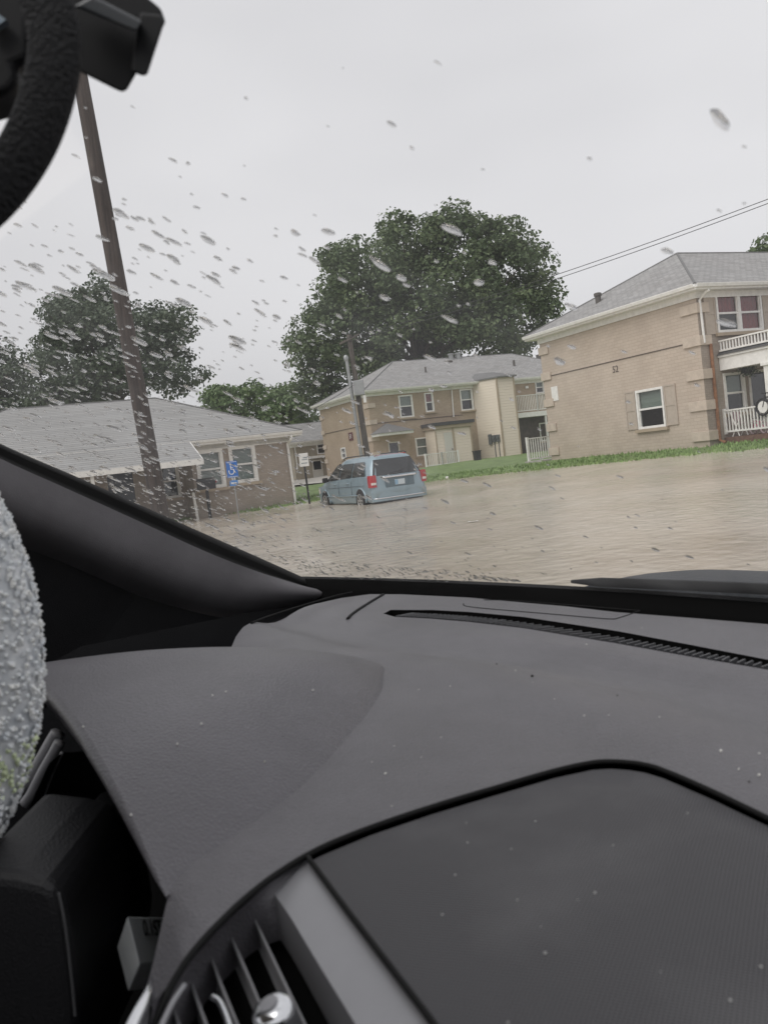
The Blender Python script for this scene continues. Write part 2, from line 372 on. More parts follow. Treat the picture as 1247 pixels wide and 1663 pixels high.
def window(h, face, off, u0, u1, z0, z1, dress='blind', sill=True, double=False, fw=.09, sillmat=None, proud=.05):
    """white sash window standing in its opening; glass in front of a dim room, a blind or curtain behind the glass"""
    g = mapper(face, off); mb = MB()
    gbox(mb, g, u0, u0+fw, -.08, proud, z0, z1); gbox(mb, g, u1-fw, u1, -.08, proud, z0, z1)
    gbox(mb, g, u0+fw, u1-fw, -.08, proud-.003, z1-fw, z1); gbox(mb, g, u0+fw, u1-fw, -.08, proud-.003, z0, z0+fw)
    bays = [(u0+fw, u1-fw)]
    if double:
        um = (u0+u1)/2; gbox(mb, g, um-.07, um+.07, -.08, proud-.006, z0+fw, z1-fw); bays = [(u0+fw, um-.07), (um+.07, u1-fw)]
    zm = (z0+z1)/2
    for a, b in bays:
        gbox(mb, g, a, b, -.05, .012, zm-.035, zm+.035)
        for q in (a, b-.035): gbox(mb, g, q, q+.035, -.06, .006, z0+fw, zm-.035)
        for q in (a, b-.035): gbox(mb, g, q, q+.035, -.06, .0, zm+.035, z1-fw)
    fr = mb.build('window', M_WHITE, h.root)
    p = MB()
    for a, b in bays: p.quad(g(a, -.04, z0+fw), g(b, -.04, z0+fw), g(b, -.04, z1-fw), g(a, -.04, z1-fw))
    p.build('pane', M_PANE, fr, recalc=False)
    if dress:
        c = MB(); 
        for k, (a, b) in enumerate(bays):
            if dress == 'blind':
                n = 14; zz0 = zm-.02; st = (z1-fw-zz0)/n
                for i in range(n): c.quad(g(a, -.10, zz0+i*st), g(b, -.10, zz0+i*st), g(b, -.125, zz0+(i+.9)*st), g(a, -.125, zz0+(i+.9)*st))
            elif dress == 'full_blind':
                n = int((z1-z0)/.065); st = (z1-z0-2*fw)/n
                for i in range(n): c.quad(g(a, -.10, z0+fw+i*st), g(b, -.10, z0+fw+i*st), g(b, -.135, z0+fw+(i+.8)*st), g(a, -.135, z0+fw+(i+.8)*st))
            else:
                n = 10; zz0 = zm if (k == 0 or not double) else z0
                pr = [(a+(b-a)*i/n, -.11-.025*(i % 2)) for i in range(n+1)]
                for q, r_ in zip(pr, pr[1:]): c.quad(g(q[0], q[1], zz0), g(r_[0], r_[1], zz0), g(r_[0], r_[1], z1), g(q[0], q[1], z1))
        c.build('curtain' if dress == 'curtain' else 'blind', M_CURTAIN if dress == 'curtain' else M_BLIND, fr, recalc=False)
    if sill:
        gbox(MB(), g, u0-.12, u1+.12, -.02, .12, z0-.12, z0-.004).build('sill', sillmat or M_TRIM, fr)
    return fr
def shutter(h, face, off, u0, u1, z0, z1):
    g = mapper(face, off); mb = MB(); fw = .06
    gbox(mb, g, u0, u0+fw, .002, .05, z0, z1); gbox(mb, g, u1-fw, u1, .002, .05, z0, z1)
    for a, b in ((z0, z0+fw), ((z0+z1)/2-.03, (z0+z1)/2+.03), (z1-fw, z1)): gbox(mb, g, u0+fw, u1-fw, .002, .047, a, b)
    gbox(mb, g, u0+fw, u1-fw, .002, .03, z0+fw, z1-fw)
    return mb.build('shutter', M_SHUT, h.root)
def hip_roof(h, x0, x1, y0, y1, ze, zr, rx0, rx1, mt, fascia=.2, name='roof', ov=.45, gut=.12):
    X0, X1, Y0, Y1 = x0-ov, x1+ov, y0-ov, y1+ov; ym = (y0+y1)/2
    mb = MB(); a, b, c, d = (Vector(q) for q in ((X0, Y0, ze), (X1, Y0, ze), (X1, Y1, ze), (X0, Y1, ze))); e, f = Vector((rx0, ym, zr)), Vector((rx1, ym, zr))
    def face(*pts):
        o = pts[0]; u = (pts[1]-pts[0]).normalized(); n = u.cross(pts[2]-pts[0]).normalized(); v = n.cross(u)
        mb.quad(*pts, uv=[((q-o).dot(u), (q-o).dot(v)) for q in pts])
    face(a, b, f, e); face(b, c, f); face(c, d, e, f); face(d, a, e)
    rf = mb.build(name, mt, h.root, recalc=False)
    cap = MB()                                                  # overlapping ridge and hip caps
    for p0, p1 in ((e, f), (a, e), (d, e), (b, f), (c, f)):
        cap.tube([p0+Vector((0, 0, .0)), p1+Vector((0, 0, .0))], .045, 6)
    cap.build('ridge_cap', mt, rf)
    s = MB(); s.box(X0+.02, X1-.02, Y0+.02, Y1-.02, ze-fascia, ze-fascia+.03)
    for q in ((X0, X1, Y0, Y0+.03), (X0, X1, Y1-.03, Y1), (X0, X0+.03, Y0+.03, Y1-.03), (X1-.03, X1, Y0+.03, Y1-.03)): s.box(*q, ze-fascia-.01, ze-.01)
    s.box(x0-.06, x0-.01, y0-.06, y1+.06, ze-fascia-.22, ze-fascia-.003); s.box(x0-.01, x1+.06, y0-.06, y0-.01, ze-fascia-.22, ze-fascia-.003)
    s.build('fascia', M_WHITE, rf)
    gt = MB()
    pr = [(0, 0), (0, -gut), (-gut*.75, -gut), (-gut, -gut*.2), (-gut, 0), (-gut*.85, 0), (-gut*.8, -gut*.75), (-.02, -gut*.8)]
    gt.loft([[Vector((X, Y0-.002+q[0], ze-.015+q[1])) for q in pr] for X in (X0, X1)], closed=True, cap=True)
    gt.loft([[Vector((X0-.002+q[0], Y, ze-.015+q[1])) for q in pr] for Y in (Y0, Y1)], closed=True, cap=True)
    gt.build('gutter', M_WHITE, rf)
    return rf
def railing(h, pts, z0, z1, name='railing', gap=.125, post=True, parent=None):
    """white balusters between a top and a bottom rail, along a local polyline"""
    mb = MB()
    for a, b in zip(pts, pts[1:]):
        a, b = Vector((*a, 0)), Vector((*b, 0)); d = (b-a).normalized(); s = Vector((-d.y, d.x, 0))
        mb.obox(a+Vector((0, 0, z1-.05))-s*.04, b-a, s*.08, Vector((0, 0, .05))); mb.obox(a+Vector((0, 0, z0))-s*.035, b-a, s*.07, Vector((0, 0, .06)))
        n = max(1, int((b-a).length/gap))
        for i in range(n):
            q = a.lerp(b, (i+.5)/n); mb.obox(q-d*.02-s*.02+Vector((0, 0, z0+.06)), d*.04, s*.04, Vector((0, 0, z1-z0-.11)))
        if post:
            for q in (a, b): mb.obox(q-d*.05-s*.052+Vector((0, 0, z0-.06)), d*.1, s*.104, Vector((0, 0, z1-z0+.1)))
    return mb.build(name, M_WHITE, parent or h.root)
def downspout(h, face, off, pts, r=.045, mt=None, parent=None):
    g = mapper(face, off); return MB().tube([g(u, d, z) for u, d, z in pts], r, 6).build('downspout', mt or M_WHITE, parent or h.root)
def roof_vent(h, P, hgt, r, kind='pipe'):
    mb = MB(); P = Vector(P)
    mb.lathe([(-.35, r*1.0), (hgt*.75, r), (hgt*.76, r*1.35), (hgt*.95, r*1.35), (hgt, r*.9)] if kind == 'cap' else [(-.3, r), (hgt, r), (hgt+.002, r*.8)], P, (0, 0, 1), 12)
    return mb.build('vent_pipe', M_PIPE if kind == 'pipe' else M_GALV, h.root, smooth=40)

# ---------------------------------------------------------------- right-hand house
P_RH = at(1152, 718, 30)
rh = House('brick_house', P_RH, .80, 'two-storey tan brick house with corner quoins, largest, nearest the right edge')
EV = 6.22-.80; DEP = 9.15; RHX = 13
y0, z1 = rh.S(1031, 637); y1_, z0 = rh.S(1083, 690)
wy0, wy1, wz0, wz1 = 1.96, 3.42, .80, 2.28
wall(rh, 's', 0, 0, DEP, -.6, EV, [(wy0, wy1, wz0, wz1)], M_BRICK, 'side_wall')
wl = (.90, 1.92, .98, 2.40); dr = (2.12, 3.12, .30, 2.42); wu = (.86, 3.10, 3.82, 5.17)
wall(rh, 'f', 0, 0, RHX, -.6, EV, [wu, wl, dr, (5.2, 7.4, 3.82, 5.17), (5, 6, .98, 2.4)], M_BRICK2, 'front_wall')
MB().quad((0, DEP, -.6), (RHX, DEP, -.6), (RHX, DEP, EV), (0, DEP, EV)).quad((RHX, 0, -.6), (RHX, DEP, -.6), (RHX, DEP, EV), (RHX, 0, EV)).build('rear_wall', M_BRICK, rh.root)
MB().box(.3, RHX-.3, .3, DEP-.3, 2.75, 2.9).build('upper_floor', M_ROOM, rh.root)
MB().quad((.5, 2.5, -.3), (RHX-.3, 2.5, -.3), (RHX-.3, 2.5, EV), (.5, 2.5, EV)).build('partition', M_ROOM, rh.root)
hip_roof(rh, 0, RHX, 0, DEP, EV+.05, 8.58-.80, 3.95, RHX-3.9, M_ROOF)
window(rh, 's', 0, wy0, wy1, wz0, wz1, 'blind')
shutter(rh, 's', 0, wy1+.04, wy1+.62, wz0+.02, wz1+.02); shutter(rh, 's', 0, wy0-.62, wy0-.04, wz0+.02, wz1+.02)
window(rh, 'f', 0, *wu, 'curtain', double=True); shutter(rh, 'f', 0, .3, .82, 3.78, 5.2); shutter(rh, 'f', 0, 3.14, 3.66, 3.78, 5.2)
window(rh, 'f', 0, 5.2, 7.4, 3.82, 5.17, 'blind', double=True); window(rh, 'f', 0, *wl, 'blind'); window(rh, 'f', 0, 5, 6, .98, 2.4, 'blind')
g = mapper('f', 0); mb = MB()                                    # storm door
gbox(mb, g, dr[0], dr[0]+.09, -.08, .04, dr[2], dr[3]); gbox(mb, g, dr[1]-.09, dr[1], -.08, .04, dr[2], dr[3]); gbox(mb, g, dr[0]+.09, dr[1]-.09, -.08, .037, dr[3]-.09, dr[3]); gbox(mb, g, dr[0]+.09, dr[1]-.09, -.06, .02, dr[2], dr[2]+.4)
dd = mb.build('door', M_WHITE, rh.root); MB().quad(g(dr[0]+.09, -.04, dr[2]+.4), g(dr[1]-.09, -.04, dr[2]+.4), g(dr[1]-.09, -.04, dr[3]-.09), g(dr[0]+.09, -.04, dr[3]-.09)).build('pane', M_PANE, dd, recalc=False)
MB().tube([g(dr[0]+.14, .03, 1.2), g(dr[0]+.14, .06, 1.25), g(dr[0]+.14, .03, 1.35)], .012, 6).build('handle', M_BLACK, dd)
for zc in (5.52, 4.40, 3.24, 2.16, 1.10):                        # quoin blocks round both corners of the side wall
    z = zc-.8
    mb = MB(); mb.box(-.07, -.002, -.07, .75, z-.17, z+.17); mb.box(-.002, .5, -.07, -.002, z-.17, z+.17)
    mb.build('quoin', M_QUOIN, rh.root, bevel=.012)
    MB().box(-.07, -.002, DEP-.62, DEP+.06, z-.17, z+.17).build('quoin', M_QUOIN, rh.root, bevel=.012)
mb = MB(); gbox(mb, mapper('s', 0), .76, DEP, .002, .025, 4.37-.8, 4.40-.8); mb.build('belt_course', mat('belt_dark_line', (.10, .08, .065, 1), .8), rh.root)  # thin dark line along the wall at belt height
Ms = Matrix(((0, 0, -1, -.02), (-1, 0, 0, 0), (0, 1, 0, 0), (0, 0, 0, 1)))
uy, uz = rh.S(999, 600); mm = Ms.copy(); mm.translation = (-.012, uy, uz); text('52', .36, 'house_number', mat('number_paint', (.09, .07, .06, 1), .7), rh.root, mm)
mb = MB(); gbox(mb, mapper('s', 0), 8.18, 8.62, .002, .03, 3.28-.8, 3.9-.8); mb.build('notice_board', M_WHITE, rh.root)
downspout(rh, 'f', 0, [(.12, .5, EV-.2), (.1, .35, EV-.25), (.1, .06, EV-.45), (.14, .06, 3.5)])
downspout(rh, 'f', 0, [(.42, .06, 3.45), (.42, .06, .1), (.42, .3, .0)], .06, M_RUST)
t_ = rh.S(972, 498, 1.0); roof_vent(rh, (1.0, t_[0], t_[1]+.02), .55, .12, 'cap').data.materials[0] = M_PIPE
# porch with a balcony deck above it
px0, pdep, pxr = .78, 3.2, 7.8
mb = MB(); mb.box(px0, pxr, -pdep, -.02, 3.42-.8-.12, 3.42-.8+.32)
porch = mb.build('porch', M_WHITE, rh.root)
MB().box(px0-.06, pxr+.06, -pdep-.06, -.02, 3.52-.8+.23-.003, 3.52-.8+.30).build('cornice', M_WHITE, porch)
mb = MB(); a = 3.02; mb.loft([[Vector(q) for q in ((px0-.1, -.02, a), (px0-.1, -pdep-.1, a), (pxr+.1, -pdep-.1, a), (pxr+.1, -.02, a))], [Vector(q) for q in ((px0+.12, -.02, a+.15), (px0+.12, -pdep+.12, a+.15), (pxr-.12, -pdep+.12, a+.15), (pxr-.12, -.02, a+.15))]], closed=True, cap=True)
mb.build('porch_roof', M_DARKROOF, porch)
railing(rh, [(px0+.05, -.05), (px0+.05, -pdep+.1), (pxr-.1, -pdep+.1)], 3.95-.8, 4.34-.8, parent=porch, post=False, gap=.13)
railing(rh, [(px0, -.02), (px0, -pdep+.1), (3.2, -pdep+.1)], 1.13-.8, 1.92-.8, parent=porch, gap=.13)
for X, Y in ((px0+.1, -1.92), (px0+.1, -pdep+.12), (3.4, -pdep+.12), (pxr-.2, -pdep+.12)):
    mb = MB(); mb.box(X-.09, X+.09, Y-.09, Y+.09, .25, 2.40); mb.box(X-.15, X+.15, Y-.15, Y+.15, 2.40, 2.50); mb.box(X-.13, X+.13, Y-.13, Y+.13, .17, .25); mb.build('column', M_WHITE, porch, bevel=.01)
MB().box(px0-.1, pxr, -pdep-.05, -.02, -.5, .16).build('porch_floor', mat('porch_brick', (.17, .10, .075, 1), .8, var=.3, vscale=6), porch)
# rear stoop railing seen past the far corner
a, b = rh.F(855, 712, 10.3), rh.F(897, 707, 10.3); zt = (a[1]+b[1])/2; zb = zt-.98
railing(rh, [(a[0], 10.3), (b[0]+.1, 10.3)], zb, zt, name='stoop_railing')
MB().box(a[0]-.1, b[0]+1.5, DEP+.02, 10.5, -.5, zb-.06).build('stoop', M_CONC, rh.root)

# ---------------------------------------------------------------- house at the back
P_BH = at(608, 742, 60)
bh = House('brick_house', P_BH, .85, 'two-storey tan brick house with cream siding bays, behind the blue minivan')
EB = 6.50-.85; BXX = 20; DB = 9.2
W2 = [(2.36, 3.46, 4.46, 6.02, 'blind'), (4.44, 5.14, 4.69, 6.05, 'curtain'), (7.37, 8.44, 4.54, 6.09, 'blind')]
holes = [(a, b, c-.85, d-.85) for a, b, c, d, e in W2] + [(14.05, 14.85, 5.30-.85, 6.2-.85), (3.30, 4.39, 1.63-.85, 2.93-.85), (1.15, 2.0, .1, 2.0), (12.0, 13.7, .0, 2.65), (14.0, 15.0, .8, 2.2)]
wall(bh, 'f', 0, 0, BXX, -.6, EB, holes, M_BRICK3, 'front_wall')
sy0, sz1 = bh.S(552, 729); 
wall(bh, 's', 0, 0, DB, -.6, EB, [(4.9, 5.8, 2.12-.85, 2.95-.85)], M_BRICK3, 'side_wall')
MB().quad((0, DB, -.6), (BXX, DB, -.6), (BXX, DB, EB), (0, DB, EB)).quad((BXX, 0, -.6), (BXX, DB, -.6), (BXX, DB, EB), (BXX, 0, EB)).build('rear_wall', M_BRICK3, bh.root)
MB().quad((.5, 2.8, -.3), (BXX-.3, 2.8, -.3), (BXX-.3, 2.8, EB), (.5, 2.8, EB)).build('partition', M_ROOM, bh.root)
hip_roof(bh, 0, BXX, 0, DB, EB+.05, 9.0-.85, 4.6, BXX-4.6, M_ROOF)
for a, b, c, d, e in W2: window(bh, 'f', 0, a, b, c-.85, d-.85, e)
window(bh, 'f', 0, 14.05, 14.85, 5.30-.85, 6.2-.85, 'blind'); window(bh, 'f', 0, 3.30, 4.39, 1.63-.85, 2.93-.85, 'full_blind'); window(bh, 'f', 0, 14, 15, .8, 2.2, 'blind')
window(bh, 's', 0, 4.9, 5.8, 2.12-.85, 2.95-.85, None)
g = mapper('f', 0); mb = MB()
gbox(mb, g, 1.15, 1.23, -.08, .04, .1, 2.0); gbox(mb, g, 1.92, 2.0, -.08, .04, .1, 2.0); gbox(mb, g, 1.23, 1.92, -.08, .037, 1.92, 2.0); gbox(mb, g, 1.23, 1.92, -.06, -.02, .1, .9)
dd = mb.build('door', M_DOOR, bh.root); MB().quad(g(1.23, -.04, .9), g(1.92, -.04, .9), g(1.92, -.04, 1.92), g(1.23, -.04, 1.92)).build('pane', M_PANE, dd, recalc=False)
# belt line and quoins
mb = MB(); gbox(mb, g, .02, 7.4, .002, .03, 4.22-.85, 4.26-.85); gbox(mb, mapper('s', 0), .02, DB, .002, .03, 4.22-.85, 4.26-.85); mb.build('belt_course', MATS['belt_dark_line'], bh.root)
for z in (5.5, 4.35, 3.2, 2.1):
    mb = MB(); mb.box(-.07, -.002, -.07, .7, z-.85-.16, z-.85+.16); mb.box(-.002, .5, -.07, -.002, z-.85-.16, z-.85+.16); mb.build('quoin', M_QUOIN, bh.root)
    MB().box(-.07, -.002, DB-.6, DB+.06, z-.85-.16, z-.85+.16).build('quoin', M_QUOIN, bh.root)
# little hipped hood over the entrance
mb = MB(); x0, x1, zc = -.05, 2.65, 3.30-.85
mb.box(x0, x1, -1.2, -.005, zc, zc+.18); cn = mb.build('door_canopy', M_WHITE, bh.root)
mb = MB(); e0, e1, e2, e3 = Vector((x0-.1, -1.3, zc+.185)), Vector((x1+.1, -1.3, zc+.185)), Vector((x1+.1, -.01, zc+.185)), Vector((x0-.1, -.01, zc+.185)); r0, r1 = Vector((1.0, -.45, zc+.95)), Vector((1.5, -.01, zc+.95))
r0 = Vector((1.1, -.3, zc+.85)); r1 = Vector((1.1, -.01, zc+.85)); mb.quad(e0, e1, r0).quad(e1, e2, r1, r0).quad(e3, e0, r0, r1).quad(e0, e3, e2, e1); mb.build('canopy_roof', M_ROOF, cn, recalc=False)
downspout(bh, 'f', 0, [(6.72, .5, EB-.15), (6.7, .08, EB-.4), (6.62, .08, 4.15-.85)])
# ground-floor siding lobby with flat dark roof
mb = MB(); mb.box(4.15, 7.05, -1.5, -.005, -.5, 2.5); lb = mb.build('lobby', M_SIDING, bh.root)
MB().box(4.0, 7.2, -1.65, -.004, 2.505, 2.72).build('lobby_fascia', M_TRIM, lb); MB().box(3.9, 7.3, -1.75, -.003, 2.725, 2.95).build('lobby_roof', M_DARKROOF, lb)
mb = MB(); mb.box(5.53, 5.67, -1.53, -1.502, -.3, 2.5); mb.box(4.12, 4.22, -1.53, -1.502, -.3, 2.5); mb.box(6.98, 7.08, -1.53, -1.502, -.3, 2.5); mb.build('corner_trim', M_TRIM, lb)
mb = MB(); mb.box(4.8, 5.45, -1.55, -1.502, .0, 2.2); d2 = mb.build('door', M_DOOR, lb, bevel=.01); MB().box(5.33, 5.38, -1.59, -1.552, .95, 1.05).build('handle', M_BLACK, d2)
railing(bh, [(2.9, -2.0), (4.2, -2.0), (5.5, -2.0)], 0.0, .85, gap=.14)
MB().box(2.7, 5.7, -2.1, -1.51, -.5, -.1).build('stoop', M_CONC, bh.root)
# tall siding bay on a splayed plan
plan = [(8.52, -.005), (9.42, -1.9), (10.85, -1.9), (10.85, -.005)]
mb = MB(); mb.loft([[Vector((x, y, z)) for x, y in plan] for z in (-.5, 5.78)], closed=True); by = mb.build('siding_bay', M_SIDING, bh.root)
mb = MB(); pc = [(8.38, .1), (9.4, -2.1), (11.05, -2.1), (11.05, .1)]; mb.loft([[Vector((x, y, 5.70)) for x, y in pc], [Vector((x, y, 5.80)) for x, y in pc], [Vector((x*.5+4.86, y*.2+.35, 6.3)) for x, y in pc]], closed=True, cap=True); mb.build('bay_roof', M_ROOF, by)
mb = MB()
for x, y in ((9.42, -1.9), (10.85, -1.9)): mb.box(x-.06, x+.06, y-.03, y+.08, -.4, 5.69)
mb.build('corner_trim', M_TRIM, by)
mb = MB()                                                          # electric meters on the bay
t = Vector((.9, -1.895, 0)).normalized(); n = Vector((-1.895, -.9, 0)).normalized(); c0 = Vector((8.52, -.005, 0))+t*1.25
for k in range(2):
    o = c0+t*(.34*k); mb.obox(o+n*.005+Vector((0, 0, 1.15)), t*.26, n*.14, Vector((0, 0, .5))); mb.disc(o+t*.13+n*.17+Vector((0, 0, 1.45)), n, .1, 14, .08); mb.tube([o+t*.13+n*.05+Vector((0, 0, z)) for z in (-.3, 1.15)], .03, 6)
mb.obox(c0-t*.32+n*.005+Vector((0, 0, 1.0)), t*.25, n*.12, Vector((0, 0, .75)))
mb.build('electric_meter', mat('meter_grey', (.13, .14, .14, 1), .5), by)
# recess with balcony at the right
MB().box(10.95, 16, -1.3, -.005, 3.55-.85, 3.9-.85).build('balcony', M_WHITE, bh.root)
railing(bh, [(11.0, -1.25), (13.2, -1.25), (16, -1.25)], 4.0-.85, 5.18-.85, gap=.14)
for x in (11.0, 13.75): MB().box(x, x+.12, -1.28, -1.16, -.4, 2.69).build('balcony_post', M_WHITE, bh.root)
mb = MB(); mb.box(11.05, 16, -.03, -.006, -.4, 2.69); mb.build('porch_shade_sheet', mat('shaded_brown', (.09, .075, .06, 1), .8, var=.3), bh.root)  # dark sheet over the wall, the shade under the balcony put into its colour
mb = MB(); mb.box(14.35, 16.0, -1.75, -1.32, 4.75-.85, 4.98-.85); mb.build('awning', M_WHITE, bh.root)
for x in (11.4, 13.1): MB().box(x, x+.25, -.14, -.006, 4.88, 5.08).build('wall_lamp', M_WHITE, bh.root, bevel=.03)
for x, yy, z, hh, r, k in ((9.6, 4.4, 9.0, .42, .2, 'cap'), (10.25, 4.4, 9.0, .45, .2, 'cap'), (5.9, 2.0, 7.68, .4, .07, 'pipe'), (13.75, 2.0, 7.74, .45, .09, 'pipe')):
    zz = EB+.05+(yy+.45)*(9.0-.85-EB-.05)/5.05
    roof_vent(bh, (x, yy, zz-.02), hh, r, k)
for x in (8.8, 17.3): MB().box(x, x+.45, 3.6, 4.0, 7.45, 7.85).build('roof_vent', M_PIPE, bh.root, bevel=.05)
ay_, az_ = bh.S(570, 709); mb = MB(); gbox(mb, mapper('s', 0), ay_-.38, ay_+.38, .002, .035, az_-.3, az_+.3); sg = mb.build('plaque', mat('maroon', (.10, .02, .02, 1), .5), bh.root)
mm = Ms.copy(); mm.translation = (-.04, ay_, az_); text('51', .42, 'lettering', M_WHITE, sg, mm)

# ---------------------------------------------------------------- low house on the left
P_LH = at(482, 818, 36)
lh = House('low_house', P_LH, .25, 'single-storey grey-brown brick house with broad shingle roof, behind the tilted utility pole')
EL = 3.20-.25; X0 = -15.0; DL = 9.2
w1 = (-3.98, -2.86, 1.30-.25, 2.84-.25); w2 = (-2.62, -1.50, 1.38-.25, 2.88-.25)
wall(lh, 'f', 0, -4.15, 0, -.5, EL, [w1, w2], M_BRICK2, 'front_wall')
MB().quad((0, 0, -.5), (0, DL, -.5), (0, DL, EL), (0, 0, EL)).quad((0, DL, -.5), (X0, DL, -.5), (X0, DL, EL), (0, DL, EL)).quad((X0, DL, -.5), (X0, 1.6, -.5), (X0, 1.6, EL), (X0, DL, EL)).quad((-4.15, 0, -.5), (-4.15, 1.6, -.5), (-4.15, 1.6, EL), (-4.15, 0, EL)).build('side_wall', M_BRICK2, lh.root)
wall(lh, 'f', 1.6, X0, -4.15, -.5, EL, [(-5.15, -4.35, .85, 2.25), (-7.2, -6.2, .1, 2.2)], M_BRICK2, 'porch_wall')
window(lh, 'f', 0, *w1, 'full_blind', fw=.13); window(lh, 'f', 0, *w2, 'full_blind', fw=.13)
window(lh, 'f', 1.6, -5.15, -4.35, .85, 2.25, None)
MB().box(-7.2, -6.2, 1.62, 1.68, .1, 2.2).build('door', mat('navy_door', (.03, .04, .06, 1), .5), lh.root)
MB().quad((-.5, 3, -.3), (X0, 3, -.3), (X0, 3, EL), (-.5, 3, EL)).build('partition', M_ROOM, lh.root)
hip_roof(lh, X0, 0, 0, DL, EL+.05, 5.52-.25, X0+4.6, -4.3, M_ROOF2, gut=.1)
# lean-to roof over the recessed porch
mb = MB(); a = Vector((X0-.4, -2.3, EL-.75)); b = Vector((-4.25, -2.3, EL-.75)); c = Vector((-4.25, -.3, EL+.12)); d = Vector((X0-.4, -.3, EL+.12))
u = [(0, 0), (11, 0), (11, 2.2), (0, 2.2)]; mb.quad(a, b, c, d, uv=u); pr_ = mb.build('porch_roof', M_ROOF2, lh.root, recalc=False)
mb = MB(); mb.box(X0-.4, -4.25, -2.33, -2.30, EL-.95, EL-.74); mb.prism([Vector((-4.245, -2.3, EL-.95)), Vector((-4.245, -2.3, EL-.76)), Vector((-4.245, -.3, EL+.11)), Vector((-4.245, -.3, EL-.1))], (.04, 0, 0)); mb.build('fascia', M_WHITE, pr_)
for x in (-8.2, -12): MB().box(x-.06, x+.06, -2.2, -2.08, -.4, EL-.85).build('post', M_WHITE, lh.root)
downspout(lh, 'f', 0, [(-.02, .5, EL-.12), (-.06, .45, EL-.3), (-.1, .06, EL-.45), (-.06, .06, .05), (-.03, .22, -.02)], .055)
MB().box(-4.1, 0.02, -.06, -.002, 2.62, 2.78).build('frieze', M_WHITE, lh.root)

# ---------------------------------------------------------------- far house in the gap
dh = House('far_house', P_LH+AY*33+BX*11.0, .8, 'distant taupe two-storey house glimpsed in the gap between two nearer houses')
dh.o = Vector((P_LH.x, P_LH.y, 0))+AY*33+BX*11
M_TAUPE = mat('taupe_wall', (.34, .30, .235, 1), .8, var=.1)
f_ = lambda x, y: dh.F(x, y, 0)
a, b = f_(506, 748), f_(526, 777); cwin, dwin = f_(513, 718), f_(526, 731)
zt = f_(500, 717)[1]
mb_w = wall(dh, 'f', 0, .8, 12, -.6, zt, [(a[0], b[0], b[1], a[1]), (cwin[0], cwin[0]+1.1, dwin[1]-.3, cwin[1])], M_TAUPE, 'wall')
MB().quad((.8, 0, -.6), (.8, 8, -.6), (.8, 8, zt), (.8, 0, zt)).quad((12, 0, -.6), (12, 8, -.6), (12, 8, zt), (12, 0, zt)).quad((.8, 8, -.6), (12, 8, -.6), (12, 8, zt), (.8, 8, zt)).build('side_wall', M_TAUPE, dh.root)
hip_roof(dh, .8, 12, 0, 8, zt+.05, zt+1.75, 1.2, 8, M_ROOF, gut=.1)
window(dh, 'f', 0, cwin[0], cwin[0]+1.1, dwin[1]-.3, cwin[1], None)
g = mapper('f', 0); mb = MB(); gbox(mb, g, a[0], a[0]+.1, -.05, .05, b[1], a[1]); gbox(mb, g, b[0]-.1, b[0], -.05, .05, b[1], a[1]); gbox(mb, g, a[0]+.1, b[0]-.1, -.05, .047, a[1]-.1, a[1]); gbox(mb, g, a[0]+.1, b[0]-.1, -.04, .0, b[1], b[1]+.8)
mb.build('door', M_DOOR, dh.root)
MB().box(a[0]-.4, b[0]+.5, -.6, -.005, a[1]+.15, a[1]+.35).build('door_canopy', M_WHITE, dh.root)
downspout(dh, 'f', 0, [(1.0, .05, zt-.2), (1.0, .05, zt-2.2)])

# ---------------------------------------------------------------- trees
def leaf_mat(name, c1, c2, c3):
    mt = bpy.data.materials.new(name); mt.use_nodes = True; nt = mt.node_tree; p = nt.nodes['Principled BSDF']
    ge = nt.nodes.new('ShaderNodeNewGeometry'); r = nt.nodes.new('ShaderNodeValToRGB'); e = r.color_ramp.elements; e.new(.5)
    for q, (pos, c) in zip(e, ((0, c1), (.55, c2), (1, c3))): q.position = pos; q.color = c
    tc = nt.nodes.new('ShaderNodeTexCoord'); n = nt.nodes.new('ShaderNodeTexNoise'); n.inputs['Scale'].default_value = .35; n.inputs['Detail'].default_value = 3
    nt.links.new(tc.outputs['Object'], n.inputs['Vector'])
    s = math_node(nt, 'ADD', math_node(nt, 'MULTIPLY', ge.outputs['Random Per Island'], .75), math_node(nt, 'SUBTRACT', math_node(nt, 'MULTIPLY', n.outputs[0], 1.5), .6))
    nt.links.new(s, r.inputs[0]); nt.links.new(r.outputs[0], p.inputs['Base Color']); p.inputs['Roughness'].default_value = .5; p.inputs['Specular IOR Level'].default_value = .35
    t = nt.nodes.new('ShaderNodeBsdfTranslucent'); nt.links.new(r.outputs[0], t.inputs[0]); mx = nt.nodes.new('ShaderNodeMixShader'); mx.inputs[0].default_value = .25
    o = nt.nodes['Material Output']; nt.links.new(p.outputs[0], mx.inputs[1]); nt.links.new(t.outputs[0], mx.inputs[2]); nt.links.new(mx.outputs[0], o.inputs[0])
    return mt
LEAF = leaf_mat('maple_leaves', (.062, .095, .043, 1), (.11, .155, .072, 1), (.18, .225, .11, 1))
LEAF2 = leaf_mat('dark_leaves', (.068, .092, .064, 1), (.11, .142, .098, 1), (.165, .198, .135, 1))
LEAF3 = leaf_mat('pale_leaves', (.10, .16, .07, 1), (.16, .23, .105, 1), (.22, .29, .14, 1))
M_BARK = mat('bark', (.09, .075, .06, 1), .9, var=.4, vscale=5, bump=1, bscale=12, stretch=(1, 1, .25))
def inside(poly, x, y):
    c = False; n = len(poly)
    for i in range(n):
        (x1, y1), (x2, y2) = poly[i], poly[i-1]
        if (y1 > y) != (y2 > y) and x < (x2-x1)*(y-y1)/(y2-y1)+x1: c = not c
    return c
